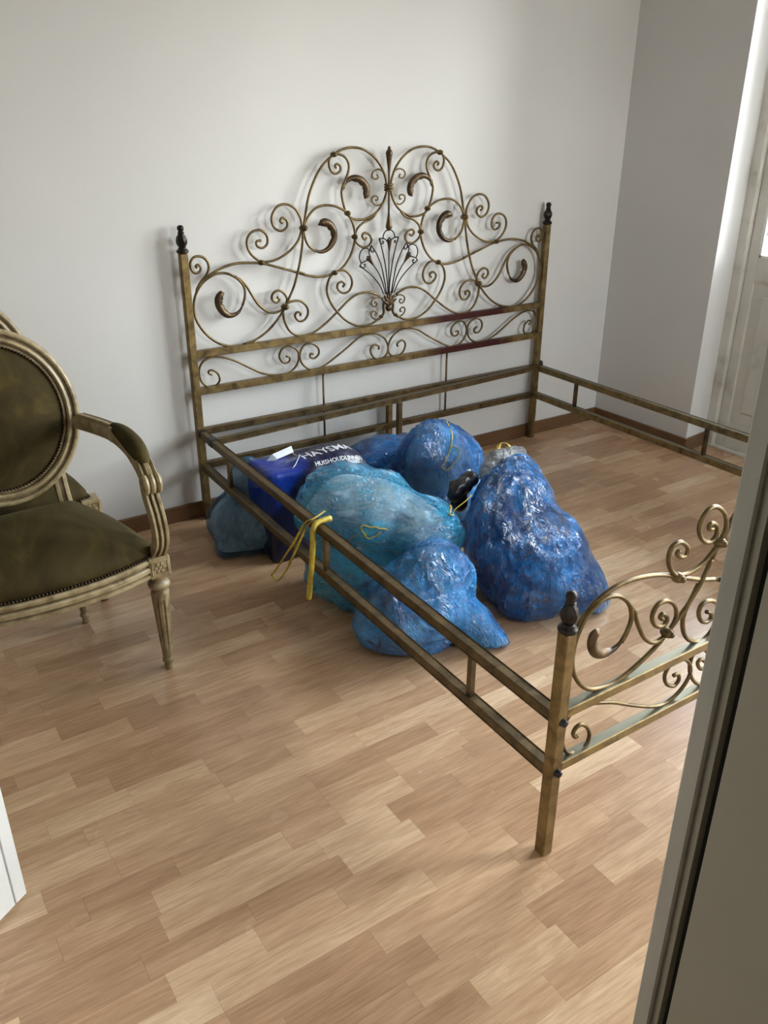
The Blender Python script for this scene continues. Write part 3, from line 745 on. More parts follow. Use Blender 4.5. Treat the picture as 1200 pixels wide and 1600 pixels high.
def leg_bm(x, y, top, s=1, splay=(0, 0)):
    bm = B()
    prof = [(.009, .0), (.012, .002), (.0135, .010), (.012, .016), (.0115, .020), (.016, .024), (.0175, .030), (.016, .036), (.0125, .040), (.014, .044), (.0155, .050)]
    n = 14
    for k in range(n + 1): prof.append((.0155 + (.0255 - .0155) * k / n, .055 + (top - .065 - .055) * k / n))
    prof += [(.026, top - .060), (.0225, top - .055), (.0215, top - .048), (.029, top - .042), (.031, top - .035), (.029, top - .029), (.022, top - .024), (.021, top - .016), (.028, top - .010), (.029, top)]
    def mod(a, z):
        if .056 < z < top - .066: return 1 - .16 * max(0, cos(8 * a)) ** 1.5
        return 1
    lathe(bm, [(r * s, z) for r, z in prof], 32, (0, 0, 0), mod)
    for v in bm.verts:
        t = 1 - v.co.z / top
        v.co.x += x + splay[0] * t; v.co.y += y + splay[1] * t
    return bm
def beads(pts, r, step, parent, nm='nail_trim', nrm=None):
    """closed or open row of small nail heads along pts"""
    bm = B(); d = 0; acc = 0; last = pts[0]
    for a, b_ in zip(pts[:-1], pts[1:]):
        ln = (b_ - a).length
        while acc <= ln:
            p = a.lerp(b_, acc / ln); sphere(bm, p, r, 6, 4); acc += step
        acc -= ln
    o = obj(nm, bm, M.nail, parent, True); o['kind'] = 'stuff'; return o

def make_chair(loc, label, arms, hw, rw, yf, yr, cw, ch, cz, bow=.065, group=None, legy=None, rz=0):
    t = empty('armchair' if arms else 'side_chair', loc, label, 'armchair' if arms else 'chair', rz=rz)
    SR = .317; ST = .372
    out = seat_outline(hw, rw, yf, yr, bow)
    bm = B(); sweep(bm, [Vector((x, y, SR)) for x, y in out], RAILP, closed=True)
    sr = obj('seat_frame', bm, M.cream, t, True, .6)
    # cushion
    bm = B(); N = len(out); cen = Vector((0, (yf + yr) / 2 - .02, 0)); rhos = [0, .2, .4, .55, .68, .78, .86, .92, .96, .985, 1.0]
    rings = []
    fine = []
    for i in range(N):
        a, b_ = Vector(out[i]), Vector(out[(i + 1) % N]); fine += [a, a.lerp(b_, .5)]
    for rho in rhos:
        ring = []
        for (x, y) in fine:
            px, py = cen.x + (x - cen.x) * rho * .985, cen.y + (y - cen.y) * rho * .985
            z = ST + .012 * (1 if rho < 1 else 0) + .076 * (1 - rho ** 3.6) ** .55
            z += .004 * noise.noise(Vector((px * 9, py * 9, 3))) * (1 - rho ** 6)
            ring.append(bm.verts.new((px, py, z)))
            if rho == 0: break
        rings.append(ring)
    Nf = len(fine)
    for k in range(Nf): bm.faces.new((rings[0][0], rings[1][k], rings[1][(k + 1) % Nf]))
    for i in range(1, len(rings) - 1):
        for k in range(Nf): bm.faces.new((rings[i][k], rings[i + 1][k], rings[i + 1][(k + 1) % Nf], rings[i][(k + 1) % Nf]))
    bm.faces.new(rings[-1][::-1])
    cu = obj('seat_cushion', bm, M.velvet, t, True)
    o3 = [Vector((cen.x + (x - cen.x) * .995, cen.y + (y - cen.y) * .995, ST + .005)) for x, y in out]
    beads(o3 + [o3[0]], .0042, .0088, cu)
    # corner blocks with rosettes, legs
    for s in (-1, 1):
        x, y = s * (hw - .004), yf + .004
        bm = B(); box(bm, x - .03, x + .03, y - .03, y + .03, SR - .004, ST + .003, .003)
        for (cx_, cy_, ax) in ((x, y - .030, 'y'), (x + s * .030, y, 'x')):
            for k in range(7):
                a = 2 * pi * k / 6; rr = 0 if k == 6 else .0115
                u, v = rr * cos(a), rr * sin(a)
                p = (cx_ + (u if ax == 'y' else 0), cy_ + (u if ax == 'x' else 0), SR + .027 + v)
                sphere(bm, p, .0062, 8, 5, (1, .5, 1) if ax == 'y' else (.5, 1, 1))
            # raised square border
            fr = [(-.022, -.020), (.022, -.020), (.022, .020), (-.022, .020)]
            P = [Vector((cx_ + (u if ax == 'y' else 0), cy_ + (u if ax == 'x' else 0), SR + .027 + v)) for u, v in fr]
            for q in range(4): tube(bm, [P[q], P[(q + 1) % 4]], .0022, 6, Vector((.3, .3, 1)))
        obj('corner_block', bm, M.cream, t, True, .5)
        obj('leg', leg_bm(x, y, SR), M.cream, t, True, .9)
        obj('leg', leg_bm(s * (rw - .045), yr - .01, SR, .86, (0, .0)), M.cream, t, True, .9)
    # oval back, leaning a little
    tl = .14; nv = Vector((0, -.99, .14)); vv = Vector((0, .14, .99)); C0 = Vector((0, yr - .028 + (cz - .45) * .14, cz))
    n = 56
    def ell(a, dr, off=0): return C0 + Vector((1, 0, 0)) * ((cw - dr) * cos(a)) + vv * ((ch - dr) * sin(a)) + nv * off
    path = [ell(2 * pi * k / n, .024) for k in range(n)]
    bm = B(); sweep(bm, path, RINGP, up=nv, closed=True); bk = obj('back_frame', bm, M.cream, t, True, .6)
    bm = B(); rs = [0, .25, .5, .7, .85, .94, 1.0]
    for side in (1, -1):
        rg = []
        for q in rs:
            off = side * (.004 + .026 * (1 - q ** 2.4)) - (.004 if side < 0 else 0)
            rg.append([bm.verts.new(C0 + Vector((1, 0, 0)) * ((cw - .044) * q * cos(2 * pi * k / n)) + vv * ((ch - .044) * q * sin(2 * pi * k / n)) + nv * off) for k in range(n if q else 1)])
        for k in range(n): bm.faces.new((rg[0][0], rg[1][k], rg[1][(k + 1) % n]))
        for i in range(1, len(rs) - 1):
            for k in range(n): bm.faces.new((rg[i][k], rg[i + 1][k], rg[i + 1][(k + 1) % n], rg[i][(k + 1) % n]))
    pad = obj('back_pad', bm, M.velvet, t, True)
    beads([ell(2 * pi * k / n, .0485, .008) for k in range(n + 1)], .0042, .0088, pad)
    # stiles between seat and oval
    SP = [(-.018, -.014), (.018, -.014), (.020, .004), (.016, .012), (.008, .013), (.005, .007), (-.005, .007), (-.008, .013), (-.016, .012), (-.020, .004)]
    for s in (-1, 1):
        y0 = yr - .03
        P = [Vector((s * (rw - .048), y0 + .004, SR + .01)), Vector((s * (rw - .045), y0, .40)), Vector((s * (rw - .050), y0 + .004, .455)), Vector((s * (cw * .60), y0 + .02, cz - ch * .72))]
        bm = B(); sweep(bm, catmull(P, 5), [(a, -b_) for a, b_ in SP][::-1], up=Vector((0, 1, 0))); obj('back_stile', bm, M.cream, t, True, .6)
    if arms:
        for s in (-1, 1):
            A = [Vector((s * x, y, z)) for x, y, z in [(.218, .165, .668), (.25, .08, .668), (.276, .0, .664), (.290, -.08, .648), (.293, -.15, .622), (.292, -.192, .596), (.291, -.212, .575)]]
            Ac = catmull(A, 6)
            prof = [(q_ * 1.12, w_ * 1.35) for q_, w_ in [(-.020, -.012), (-.010, -.018), (.010, -.018), (.020, -.012), (.021, .004), (.016, .013), (.009, .009), (.005, .015), (-.005, .015), (-.009, .009), (-.016, .013), (-.021, .004)]]
            bm = B(); sweep(bm, Ac, prof)
            box(bm, s * .276 - .024, s * .276 + .024, -.012, .006, .645, .688, .004)
            # scrolled hand: three-ribbed roll at the end
            for k, wx in enumerate((-.017, 0, .017)):
                roll = [Vector((s * .291 + wx, -.192 + .021 * cos(a) * (1 - .35 * (i / 14)) - .012, .586 + .023 * sin(a) * (1 - .35 * (i / 14)))) for i, a in enumerate([pi * .65 - i * .33 for i in range(0)])]
                pts = []
                for i in range(15):
                    a = pi * .55 + i * .36; rr = .026 * (1 - .045 * i)
                    pts.append(Vector((s * .291 + wx, -.203 + rr * cos(a), .580 + rr * sin(a))))
                tube(bm, pts, .0085, 8, Vector((1, 0, 0)))
            box(bm, s * .291 - .022, s * .291 + .022, -.218, -.190, .566, .594, .006)
            am = obj('arm', bm, M.cream, t, True, .6)
            # padded elbow rest
            bm = B(); seg = Ac[10:28]
            tube(bm, [p + Vector((0, 0, .014)) for p in seg], lambda q: .005 + .021 * max(0, sin(pi * q)) ** .45, 14)
            obj('arm_pad', bm, M.velvet, am, True)
            P = [Vector((s * x, y, z)) for x, y, z in [(.284, -.196, .372), (.291, -.222, .41), (.292, -.232, .45), (.291, -.222, .50), (.290, -.196, .545), (.290, -.186, .590)]]
            pp = [(-.020, -.015), (.020, -.015), (.021, .008), (.017, .016), (.011, .016), (.009, .009), (.005, .009), (.003, .017), (-.003, .017), (-.005, .009), (-.009, .009), (-.011, .016), (-.017, .016), (-.021, .008)]
            bm = B(); sweep(bm, catmull(P, 5), [(a, -b_) for a, b_ in pp][::-1], up=Vector((0, 1, 0)))
            obj('arm_support', bm, M.cream, t, True, .6)
    return t
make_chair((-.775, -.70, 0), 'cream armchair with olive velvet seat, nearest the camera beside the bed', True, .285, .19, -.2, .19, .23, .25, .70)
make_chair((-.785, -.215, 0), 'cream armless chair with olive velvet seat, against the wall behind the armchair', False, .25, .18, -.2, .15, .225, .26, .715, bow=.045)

# ------------------------------------------------------------------ bags
import numpy as np
def film(name, deep, lite, tint, lo=.30, hi=.9, axis=(0, 0, 1), seed=0., rough=.10, bd=.05):
    """thin crinkled plastic film: partly see-through, partly coloured, glossy"""
    m = bpy.data.materials.new(name); m.use_nodes = True; nt = m.node_tree; b = nt.nodes['Principled BSDF']; out = nt.nodes['Material Output']
    b.inputs['Roughness'].default_value = rough; b.inputs['Specular IOR Level'].default_value = .8; b.inputs['Coat Weight'].default_value = 1.0; b.inputs['Coat Roughness'].default_value = .06
    co = objco(nt)
    n1 = noi(nt, mapping(nt, co, (1, 1, 1), (seed, 0, 0)), 7, 4, .6, .7)
    r = ramp(nt, [(.36, deep), (.60, lite)]); nt.links.new(n1, r.inputs[0]); nt.links.new(r.outputs[0], b.inputs['Base Color'])
    sc_ = tuple(24 - 19 * abs(a) for a in axis)
    w1 = noi(nt, mapping(nt, co, sc_, (seed, 3, 1)), 1.0, 5, .62, 1.6)
    w2 = noi(nt, mapping(nt, co, tuple(q * 2.6 for q in sc_), (seed, 7, 1)), 1.0, 3, .6, 1.0)
    def ridge(n):
        a = node(nt, 'ShaderNodeMath'); a.operation = 'SUBTRACT'; nt.links.new(n, a.inputs[0]); a.inputs[1].default_value = .5
        c = node(nt, 'ShaderNodeMath'); c.operation = 'ABSOLUTE'; nt.links.new(a.outputs[0], c.inputs[0])
        return c.outputs[0]
    s = node(nt, 'ShaderNodeMath'); s.operation = 'MULTIPLY_ADD'; nt.links.new(ridge(w2), s.inputs[0]); s.inputs[1].default_value = .35; nt.links.new(ridge(w1), s.inputs[2])
    bm_ = node(nt, 'ShaderNodeBump', Strength=1.0, Distance=bd); bm_.invert = True
    nt.links.new(s.outputs[0], bm_.inputs['Height']); nt.links.new(bm_.outputs[0], b.inputs['Normal']); nt.links.new(bm_.outputs[0], b.inputs['Coat Normal'])
    tr = node(nt, 'ShaderNodeBsdfTransparent'); tr.inputs['Color'].default_value = (*tint, 1)
    mx = node(nt, 'ShaderNodeMixShader')
    mr = ramp(nt, [(.32, (lo,) * 3), (.62, (hi,) * 3)])
    st = node(nt, 'ShaderNodeMath'); st.operation = 'MULTIPLY_ADD'; nt.links.new(ridge(w1), st.inputs[0]); st.inputs[1].default_value = -.9
    nt.links.new(noi(nt, mapping(nt, co, (1, 1, 1), (seed, 9, 2)), 5.5, 4, .6, .8), st.inputs[2])
    ad = node(nt, 'ShaderNodeMath'); ad.operation = 'ADD'; ad.inputs[1].default_value = .07; nt.links.new(st.outputs[0], ad.inputs[0]); nt.links.new(ad.outputs[0], mr.inputs[0])
    nt.links.new(mr.outputs[0], mx.inputs[0]); nt.links.new(tr.outputs[0], mx.inputs[1]); nt.links.new(b.outputs[0], mx.inputs[2]); nt.links.new(mx.outputs[0], out.inputs['Surface'])
    return m
def cloth_mat(name, stops, scale=9):
    m, nt, b = mat(name, (.6, .6, .6), .85); co = objco(nt)
    n1 = noi(nt, co, scale, 3, .55, 1.2)
    r = ramp(nt, stops); r.color_ramp.interpolation = 'EASE'; nt.links.new(n1, r.inputs[0]); nt.links.new(r.outputs[0], b.inputs['Base Color'])
    bump(nt, b, noi(nt, co, 26, 4, .6, .6), .5, .01); return m
M.laundry = cloth_mat('white_grey_laundry', [(.3, (.34, .40, .46)), (.42, (.72, .75, .78)), (.6, (.86, .86, .86)), (.75, (.55, .55, .58))])
M.greycloth = cloth_mat('grey_laundry', [(.3, (.16, .20, .26)), (.5, (.45, .48, .53)), (.72, (.72, .72, .72))])
M.darkcloth = cloth_mat('dark_blue_laundry', [(.3, (.02, .05, .12)), (.5, (.05, .12, .24)), (.72, (.30, .33, .36))])

_ico = {}
def ico(n):
    if n not in _ico:
        bm = B(); bmesh.ops.create_icosphere(bm, subdivisions=n, radius=1)
        bm.verts.ensure_lookup_table()
        co = np.array([v.co[:] for v in bm.verts]); fa = [[v.index for v in f.verts] for f in bm.faces]
        ed = np.array([[e.verts[0].index, e.verts[1].index] for e in bm.edges]); bm.free(); _ico[n] = (co, fa, ed)
    return _ico[n]
def star(lobes, cen, n, smooth=6, p=10., boxes=()):
    """surface seen from cen that wraps all lobes (c, (rx,ry,rz))"""
    D, F, E_ = ico(n); D = D / np.linalg.norm(D, axis=1)[:, None]; cen = np.array(cen, float)
    R_ = np.zeros((len(D), len(lobes))) + .02
    for i, (c, r) in enumerate(lobes):
        r = np.array(r, float); o = (cen - np.array(c, float)) / r; d = D / r
        a = (d * d).sum(1); b_ = 2 * (d * o).sum(1); c_ = (o * o).sum() - 1
        disc = b_ * b_ - 4 * a * c_; ok = disc > 0
        t = np.where(ok, (-b_ + np.sqrt(np.maximum(disc, 0))) / (2 * a), 0)
        R_[:, i] = np.maximum(t, .02)
    r = (R_ ** p).sum(1) ** (1 / p)
    for (c, h) in boxes:
        e = [(h[i] + np.sign(D[:, i]) * (c[i] - cen[i])) / np.maximum(np.abs(D[:, i]), 1e-6) for i in range(3)]
        r = np.maximum(r, np.minimum(np.minimum(e[0], e[1]), e[2]))
    for _ in range(smooth):
        s = np.zeros(len(r)); cnt = np.zeros(len(r))
        np.add.at(s, E_[:, 0], r[E_[:, 1]]); np.add.at(s, E_[:, 1], r[E_[:, 0]]); np.add.at(cnt, E_[:, 0], 1); np.add.at(cnt, E_[:, 1], 1)
        r = .4 * r + .6 * s / cnt
    return D, r, F, cen
def crumple(q, axis, seed, S, amp):
    """creases: long folds running along axis, plus flat facets that meet in raised ridges"""
    ax = Vector(axis).normalized(); a = q.dot(ax)
    w = noise.noise_vector(q * 7 + Vector((seed, seed * 2, 3))) * .028
    v = (q - ax * (a * .86) + w) * S + Vector((seed, seed * 2, 0))
    n1 = noise.noise(v); n2 = noise.noise(v * 2.1 + Vector((5, 5, 5)))
    f = (.25 - min(.5, abs(n1))) * 1.3 + (.25 - min(.5, abs(n2))) * .8
    u = (q - ax * (a * .62) + w * 1.5) * (S * 1.05) + Vector((seed * 3, 1, seed))
    d = noise.voronoi(u, distance_metric='DISTANCE', exponent=2.5)[0]
    u2 = (q - ax * (a * .72) + w * 1.5) * (S * 2.3) + Vector((seed, 4, seed))
    d2 = noise.voronoi(u2, distance_metric='DISTANCE', exponent=2.5)[0]
    env = .35 + 1.1 * max(0, noise.noise(q * 5 + Vector((seed, 7, 7))) + .35)
    return amp * (1.25 * f + .8 * (d[0] - .45) + .5 * (d2[0] - .45)) * env
def bag_mesh(name, lobes, cen, n, mt, parent, axis=(0, 0, 1), seed=1., S=17, amp=.010, lump=.014, scale=1., zmin=.003, smooth=14, tip=None, boxes=()):
    D, r, F, c = star(lobes, cen, n, smooth, boxes=boxes)
    r = r * scale
    V = []
    for d, rr in zip(D, r):
        dd = Vector(d); q = Vector(c) + dd * float(rr)
        k = lump * noise.noise(q * 9 + Vector((seed * 3, 1, 1)))
        if amp: k += crumple(q, tip_axis(q, tip) if tip else axis, seed, S, amp)
        q = q + dd * k
        if q.z < zmin + .03:
            t = max(0, q.z - zmin + .012); q.z = zmin + t * t / (.042 * 2) * 1.0 if t < .042 else q.z
            q.z = max(q.z, zmin)
        V.append(q)
    me = bpy.data.meshes.new(name); me.from_pydata([tuple(v) for v in V], [], F)
    me.update()
    o = link(name, me, mt, parent, True)
    o['x'] = 0; del o['x']
    return o, BVHTree.FromPolygons(V, F)
def tip_axis(q, tip):
    d = (q - Vector(tip)); return d if d.length > .02 else Vector((0, 0, 1))

SURF = {}
def make_bag(key, label, lobes, cen, fm, cm, axis=(0, 0, 1), seed=1., tip=None, amp=.015, lump=.013, cs=.86, group=None, S=17, n=6):
    c = Vector(cen); base = Vector((c.x, c.y, 0))
    t = empty('plastic_bag', base, label, 'bag', group or 'blue plastic bags heaped inside the bed frame')
    L2 = [((a[0] - c.x, a[1] - c.y, a[2]), r) for a, r in lobes]; cc = (0, 0, c.z)
    tp = tuple(Vector(tip) - base) if tip else None
    sh, bv = bag_mesh('film_shell', L2, cc, n, fm, t, axis, seed, S, amp, lump, tip=tp)
    bag_mesh('contents', L2, cc, 5, cm, t, axis, seed + 4, 11, .010, .016, cs, zmin=.012, smooth=4)
    SURF[key] = (bv, base, t)
    return t
BL = (.006, .10, .42)
TI = (.42, .70, .97)
DEEP = (.002, .06, .27); LITE = (.012, .29, .84)
M.yel, nt, b = mat('yellow_drawstring', (.62, .46, .05), .4)
co = objco(nt); r = ramp(nt, [(.35, (.44, .31, .03)), (.65, (.70, .54, .08))]); nt.links.new(noi(nt, co, 60, 3), r.inputs[0]); nt.links.new(r.outputs[0], b.inputs['Base Color'])

FA = film('blue_film', DEEP, LITE, TI, .35, .85, (0, 0, 1), 1)
FGREY = film('pale_blue_film', (.02, .08, .20), (.06, .22, .42), (.66, .82, .95), .15, .65, (0, 0, 1), 2)
FC = film('turquoise_film', (.002, .20, .46), (.02, .50, .88), (.82, .95, 1.0), .03, .88, (.7, -.7, 0), 3)
FD = film('bright_blue_film', (.003, .10, .40), (.02, .36, .90), (.46, .76, 1.0), .18, .95, (.3, -.5, .8), 4)
FE = film('deep_blue_film', (.002, .045, .17), (.012, .27, .78), (.34, .64, .97), .35, .97, (.2, -.4, .9), 5)

make_bag('A', 'pale blue see-through bag beneath the bed rail by the headboard post', [((.06, -.28, .09), (.16, .165, .12)), ((.09, -.24, .20), (.085, .11, .11)), ((.10, -.32, .08), (.14, .14, .10)), ((-.06, -.34, .03), (.06, .045, .04))],
         (.05, -.26, .10), FGREY, M.laundry, seed=1.3, tip=(.10, -.22, .34), cs=.88)
make_bag('G', 'wrinkled blue bag in the back, behind the navy shopping bag', [((.66, -.25, .14), (.19, .13, .15)), ((.53, -.25, .12), (.10, .10, .12)), ((.80, -.24, .15), (.08, .10, .12))],
         (.66, -.25, .13), film('strong_blue_film', DEEP, LITE, TI, .5, .95, (.8, 0, .3), 7), M.darkcloth, seed=2.1, axis=(.9, .1, .3), amp=.018)
make_bag('F', 'round blue bag with a grey top, rearmost by the headboard', [((.79, -.50, .20), (.165, .155, .19)), ((.74, -.52, .28), (.12, .12, .12)), ((.82, -.55, .10), (.17, .15, .11))],
         (.79, -.51, .19), film('blue_film_grey', DEEP, LITE, (.52, .77, .97), .15, .8, (.2, .3, .8), 8), M.laundry, seed=3.7, tip=(.76, -.50, .50))
LC = cloth_mat('white_laundry', [(.3, (.50, .54, .58)), (.42, (.80, .82, .84)), (.6, (.9, .9, .9)), (.75, (.66, .66, .68))])
make_bag('C', 'turquoise bag full of white laundry, leaning on the near bed rail', [((.18, -.76, .28), (.155, .145, .155)), ((.26, -.84, .285), (.15, .14, .135)), ((.36, -.95, .24), (.12, .115, .115)), ((.20, -.84, .10), (.19, .18, .11)), ((.44, -1.01, .21), (.055, .05, .07))],
         (.24, -.83, .20), FC, LC, seed=4.2, axis=(.7, -.7, .1), tip=(.47, -1.06, .25), amp=.013)
make_bag('D', 'bright blue bag in front with a twisted corner toward the footboard', [((.20, -1.17, .12), (.165, .155, .14)), ((.27, -1.17, .20), (.115, .105, .115)), ((.33, -1.27, .06), (.07, .075, .07)), ((.365, -1.32, .03), (.05, .045, .035)), ((.40, -1.355, .018), (.028, .022, .018)), ((.13, -1.12, .06), (.12, .12, .07))],
         (.23, -1.19, .11), FD, M.greycloth, seed=5.5, axis=(.3, -.4, -.8), tip=(.42, -1.38, .0), cs=.88)
make_bag('E', 'tall deep blue bag, rightmost of the heap, slumping to a corner', [((.66, -1.13, .14), (.19, .20, .16)), ((.70, -1.02, .27), (.14, .14, .13)), ((.72, -1.22, .08), (.16, .16, .10)), ((.76, -.97, .34), (.08, .08, .08)), ((.74, -1.14, .15), (.12, .15, .13)), ((.79, -1.34, .035), (.06, .06, .035)), ((.83, -1.38, .02), (.03, .03, .02)), ((.60, -1.24, .05), (.12, .08, .06)), ((.575, -1.07, .22), (.085, .10, .12))],
         (.68, -1.10, .18), FE, M.darkcloth, seed=6.6, tip=(.74, -.98, .50), amp=.014, cs=.84)

# navy shopping bag
M.navy, nt, b = mat('navy_glossy_bag', (.006, .010, .045), .34, coat=.15)
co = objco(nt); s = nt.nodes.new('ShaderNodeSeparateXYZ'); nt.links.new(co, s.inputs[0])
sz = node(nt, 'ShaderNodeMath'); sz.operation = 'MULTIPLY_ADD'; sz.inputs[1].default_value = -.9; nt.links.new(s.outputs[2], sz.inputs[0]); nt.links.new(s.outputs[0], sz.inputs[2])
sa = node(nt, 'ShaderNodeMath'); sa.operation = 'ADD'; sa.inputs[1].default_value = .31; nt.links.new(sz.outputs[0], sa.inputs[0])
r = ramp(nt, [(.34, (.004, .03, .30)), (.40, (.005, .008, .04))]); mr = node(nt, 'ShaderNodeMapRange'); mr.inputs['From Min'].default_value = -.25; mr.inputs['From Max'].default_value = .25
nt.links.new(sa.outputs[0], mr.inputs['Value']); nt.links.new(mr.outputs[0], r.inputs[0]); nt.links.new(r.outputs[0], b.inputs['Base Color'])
bump(nt, b, noi(nt, co, 16, 4, .55, 1.0), .5, .012)
nb = empty('shopping_bag', (.25, -.42, 0), 'navy shopping bag with white lettering, slumped between the blue bags', 'bag')
NL = [((.07, -.02, .24), (.16, .11, .13)), ((0, -.03, .27), (.16, .085, .095))]
NX = [((-.02, .01, .17), (.185, .095, .172))]
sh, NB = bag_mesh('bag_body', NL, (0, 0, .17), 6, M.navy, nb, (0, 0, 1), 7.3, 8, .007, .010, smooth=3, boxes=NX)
def text_on(txt, size, org, xdir, bv, parent, nm, mt, thick):
    cu = bpy.data.curves.new(nm, 'FONT'); cu.body = txt; cu.size = size; cu.resolution_u = 2; cu.offset = thick
    tmp = bpy.data.objects.new('tmp', cu); COL.objects.link(tmp)
    dg = bpy.context.evaluated_depsgraph_get(); me = bpy.data.meshes.new_from_object(tmp.evaluated_get(dg))
    bpy.data.objects.remove(tmp)
    bm = B(); bm.from_mesh(me)
    bmesh.ops.triangulate(bm, faces=bm.faces)
    bmesh.ops.subdivide_edges(bm, edges=[e for e in bm.edges if e.calc_length() > .006], cuts=2)
    bmesh.ops.triangulate(bm, faces=bm.faces)
    X_ = Vector(xdir).normalized(); N_ = Vector((-.25, -.55, .80)).normalized(); Y_ = N_.cross(X_).normalized(); N_ = X_.cross(Y_)
    for v in bm.verts:
        p = Vector(org) + X_ * v.co.x + Y_ * v.co.y
        h = bv.ray_cast(p + N_ * .2, -N_)
        v.co = (h[0] + N_ * .0022) if h[0] else p
    me2 = bpy.data.meshes.new(nm); bm.to_mesh(me2); bm.free(); me2.materials.append(mt)
    o = bpy.data.objects.new(nm, me2); COL.objects.link(o); o.parent = parent
M.ink, nt, b = mat('white_print', (.72, .74, .80), .4)
text_on('HAYSMA', .052, (-.06, -.03, .33), (1, .10, -.12), NB, nb, 'lettering', M.ink, .0006)
text_on('HUISHOUDLINNEN', .0235, (-.035, -.068, .31), (1, .06, -.12), NB, nb, 'lettering', M.ink, .0003)
# stiff open top edge of the bag: folded flap with white lining
M.lining, nt, b = mat('white_bag_lining', (.75, .80, .86), .4)
bm = B(); vs = [bm.verts.new(p) for p in [(-.185, .055, .315), (-.12, .06, .362), (-.035, .075, .372), (-.035, .060, .352), (-.11, .045, .345), (-.175, .04, .30)]]; bm.faces.new(vs)
bmesh.ops.solidify(bm, geom=bm.faces[:], thickness=.0015); obj('folded_flap', bm, M.lining, nb)
bm = B(); P = [(-.03, .07, .372), (-.035, .02, .36), (-.055, -.03, .35), (-.10, -.06, .32)]
q = []
for p in catmull(P, 8):
    h = NB.find_nearest(p); q.append(h[0] + h[1] * .001 if h[0] else p)
tube(bm, q, .0016, 6); obj('piping', bm, M.lining, nb, True)

# yellow drawstrings, lying on the bags
def ribbon(key, pts, w=.006, th=.0016, snap=None, closed=False, off=.004, up=None):
    bv, base, t = SURF[key]; q = []
    P = catmull([Vector(p) for p in pts], 6)
    for i, p in enumerate(P):
        p = p - base
        if snap is None or snap[0] <= i / (len(P) - 1) <= snap[1]:
            h = bv.find_nearest(p)
            if h[0]: p = h[0] + h[1] * off
        q.append(p)
    q = [q[0]] + [(q[i - 1] + q[i] * 2 + q[i + 1]) / 4 for i in range(1, len(q) - 1)] + [q[-1]]
    bm = B(); tube(bm, q, w / 2, 8, Vector((.2, .3, .9)) if up is None else Vector(up), ry=th / 2 if not callable(w) else None)
    return obj('drawstring', bm, M.yel, t, True)
ribbon('F', [(.776, -.527, .38), (.74, -.60, .34), (.70, -.64, .30), (.68, -.65, .285), (.70, -.665, .27), (.735, -.655, .29), (.765, -.64, .315), (.77, -.63, .335), (.745, -.62, .35)], .006, .003)
ribbon('C', [(.19, -1.07, .30), (.155, -1.04, .325), (.13, -1.02, .335), (.105, -1.005, .335), (.10, -1.02, .31), (.095, -1.05, .28), (.105, -1.06, .275), (.15, -1.08, .275)], .009, .004, off=.010)
ribbon('C', [(.44, -.965, .30), (.42, -.99, .29), (.415, -1.01, .29), (.435, -1.02, .30), (.455, -1.015, .315), (.50, -1.01, .33), (.53, -1.0, .34)], .006, .003, (0, .5))
ribbon('E', [(.81, -.83, .365), (.815, -.80, .385), (.84, -.79, .395), (.855, -.81, .39), (.845, -.84, .37), (.81, -.85, .362), (.80, -.84, .362)], .014, .003, (2, 3))
ribbon('E', [(.845, -.81, .385), (.85, -.85, .365), (.83, -.90, .34)], .011, .003, (2, 3))
ribbon('C', [(.02, -.93, .385), (-.035, -.96, .386), (-.054, -.945, .372), (-.064, -.88, .28), (-.075, -.77, .14), (-.078, -.74, .105), (-.077, -.775, .10), (-.070, -.83, .16), (-.062, -.89, .26), (-.054, -.955, .365), (-.035, -.975, .386)], .009, .003, (2, 3))
bm = B(); base = SURF['C'][1]
P = [Vector(p) - base for p in [(.01, -.985, .386), (-.035, -.99, .387), (-.055, -.995, .37), (-.062, -1.0, .31), (-.068, -.995, .23), (-.070, -.985, .165), (-.072, -.98, .135)]]
tube(bm, catmull(P, 5), .0085, 8, Vector((1, 0, 0)), ry=.0085)
for v in bm.verts: pass
for v in bm.verts: v.co.x = v.co.x * 1.0
obj('drawstring', bm, M.yel, SURF['C'][2], True)
# crumpled clear neck on the tall bag
clear = film('clear_grey_film', (.22, .25, .30), (.50, .54, .58), (.86, .90, .93), .25, .7, (.5, .5, .5), 11, .12)
t = SURF['E'][2]; bs = SURF['E'][1]
bag_mesh('gathered_neck', [((.745 - bs.x, -.905 - bs.y, .365), (.055, .05, .05)), ((.80 - bs.x, -.90 - bs.y, .385), (.045, .04, .035)), ((.69 - bs.x, -.92 - bs.y, .345), (.045, .04, .04))], (.745 - bs.x, -.905 - bs.y, .365), 5, clear, t, seed=9., S=30, amp=.012, lump=.02, zmin=.001)
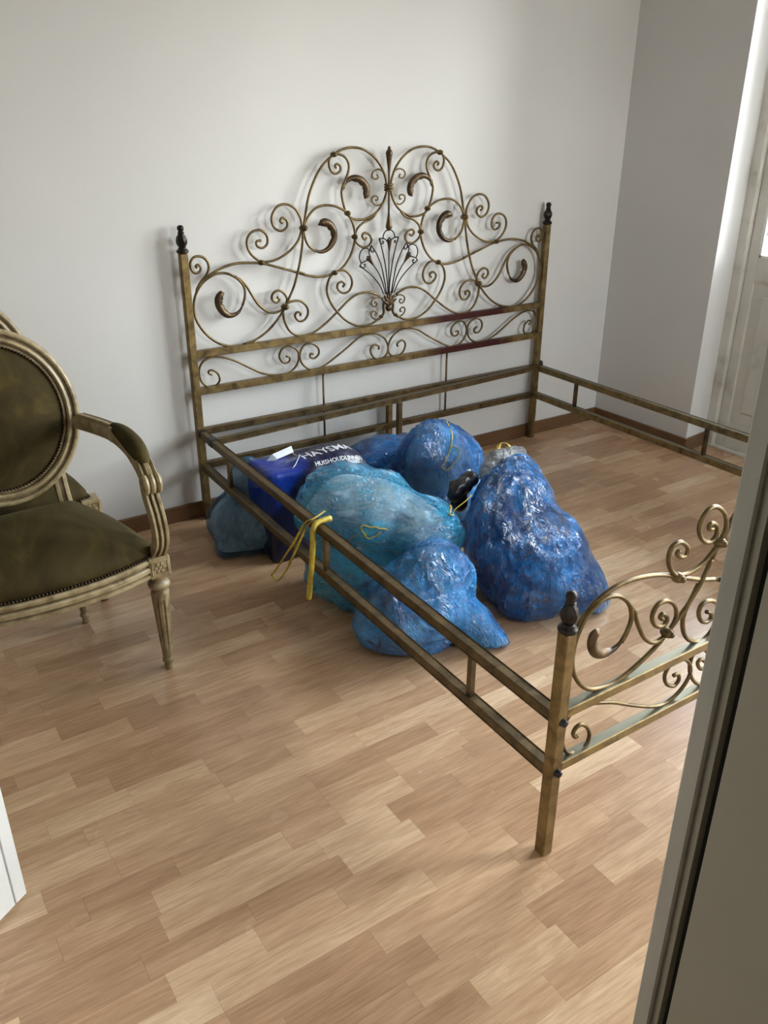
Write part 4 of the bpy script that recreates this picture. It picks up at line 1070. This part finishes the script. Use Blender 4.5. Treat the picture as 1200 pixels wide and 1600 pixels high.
# black shoe-like item squeezed between the bags
M.blk, nt, b = mat('black_leather', (.012, .011, .012), .35)
bo = empty('pouch', (.575, -.885, 0), 'small black leather pouch squeezed between the round and tall bags', 'pouch')
bag_mesh('body', [((0, 0, .315), (.045, .035, .035)), ((.045, .01, .33), (.035, .032, .03)), ((-.03, -.01, .30), (.03, .03, .03)), ((.0, .0, .26), (.03, .03, .04))], (0, 0, .31), 5, M.blk, bo, axis=(.7, .7, .2), seed=3, S=22, amp=.012, lump=.014, smooth=4, zmin=.001)

# ------------------------------------------------------------------ outside: balcony with a geranium
bm = B(); box(bm, XR + TH, 4.2, -5.0, 1.5, -.12, -.02); tag(obj('balcony_floor', bm, M.wall), 'pale balcony floor beyond the glazed door', kind='structure')
g = empty('potted_geranium', (3.35, -.18, 0), 'potted geranium with pink and dark red flowers on the balcony, seen through the glass', 'plant')
M.terra, nt, b = mat('terracotta', (.45, .17, .09), .8)
M.green, nt, b = mat('geranium_green', (.07, .16, .04), .6)
M.pink, nt, b = mat('pink_petal', (.75, .25, .26), .6)
M.red, nt, b = mat('dark_red_petal', (.38, .04, .06), .6)
bm = B(); lathe(bm, [(.10, .60), (.14, .84), (.155, .85), (.155, .90), (.135, .90), (.12, .86), (.001, .86)], 20); obj('pot', bm, M.terra, g, True, .6)
bm = B(); box(bm, -.18, .18, -.30, .30, -.02, .60, .01); obj('stand', bm, M.white, g)
rg = random.Random(3)
bm = B()
for k in range(60):
    a = rg.random() * 2 * pi; rr = .02 + .14 * rg.random(); z = .88 + .18 * rg.random()
    c = Vector((rr * cos(a), rr * sin(a), z)); g2 = bmesh.ops.create_circle(bm, cap_ends=True, segments=8, radius=.035)
    rot = Matrix.Rotation(rg.random() * 1.2 - .6, 4, 'X') @ Matrix.Rotation(rg.random() * 1.2 - .6, 4, 'Y')
    for v in g2['verts']: v.co = c + rot @ v.co
    tube(bm, [(0, 0, .85), tuple(c)], .003, 4)
lv = obj('leaves', bm, M.green, g); lv['kind'] = 'stuff'
for k in range(16):
    a = rg.random() * 2 * pi; rr = .17 * rg.random(); z = 1.0 + .16 * rg.random(); bm = B()
    for j in range(9): sphere(bm, (rr * cos(a) + rg.uniform(-.02, .02), rr * sin(a) + rg.uniform(-.02, .02), z + rg.uniform(-.015, .02)), .013, 6, 4)
    tube(bm, [(0, 0, .86), (rr * cos(a), rr * sin(a), z)], .002, 4)
    obj('flower_head', bm, M.pink if k % 2 else M.red, g, True)
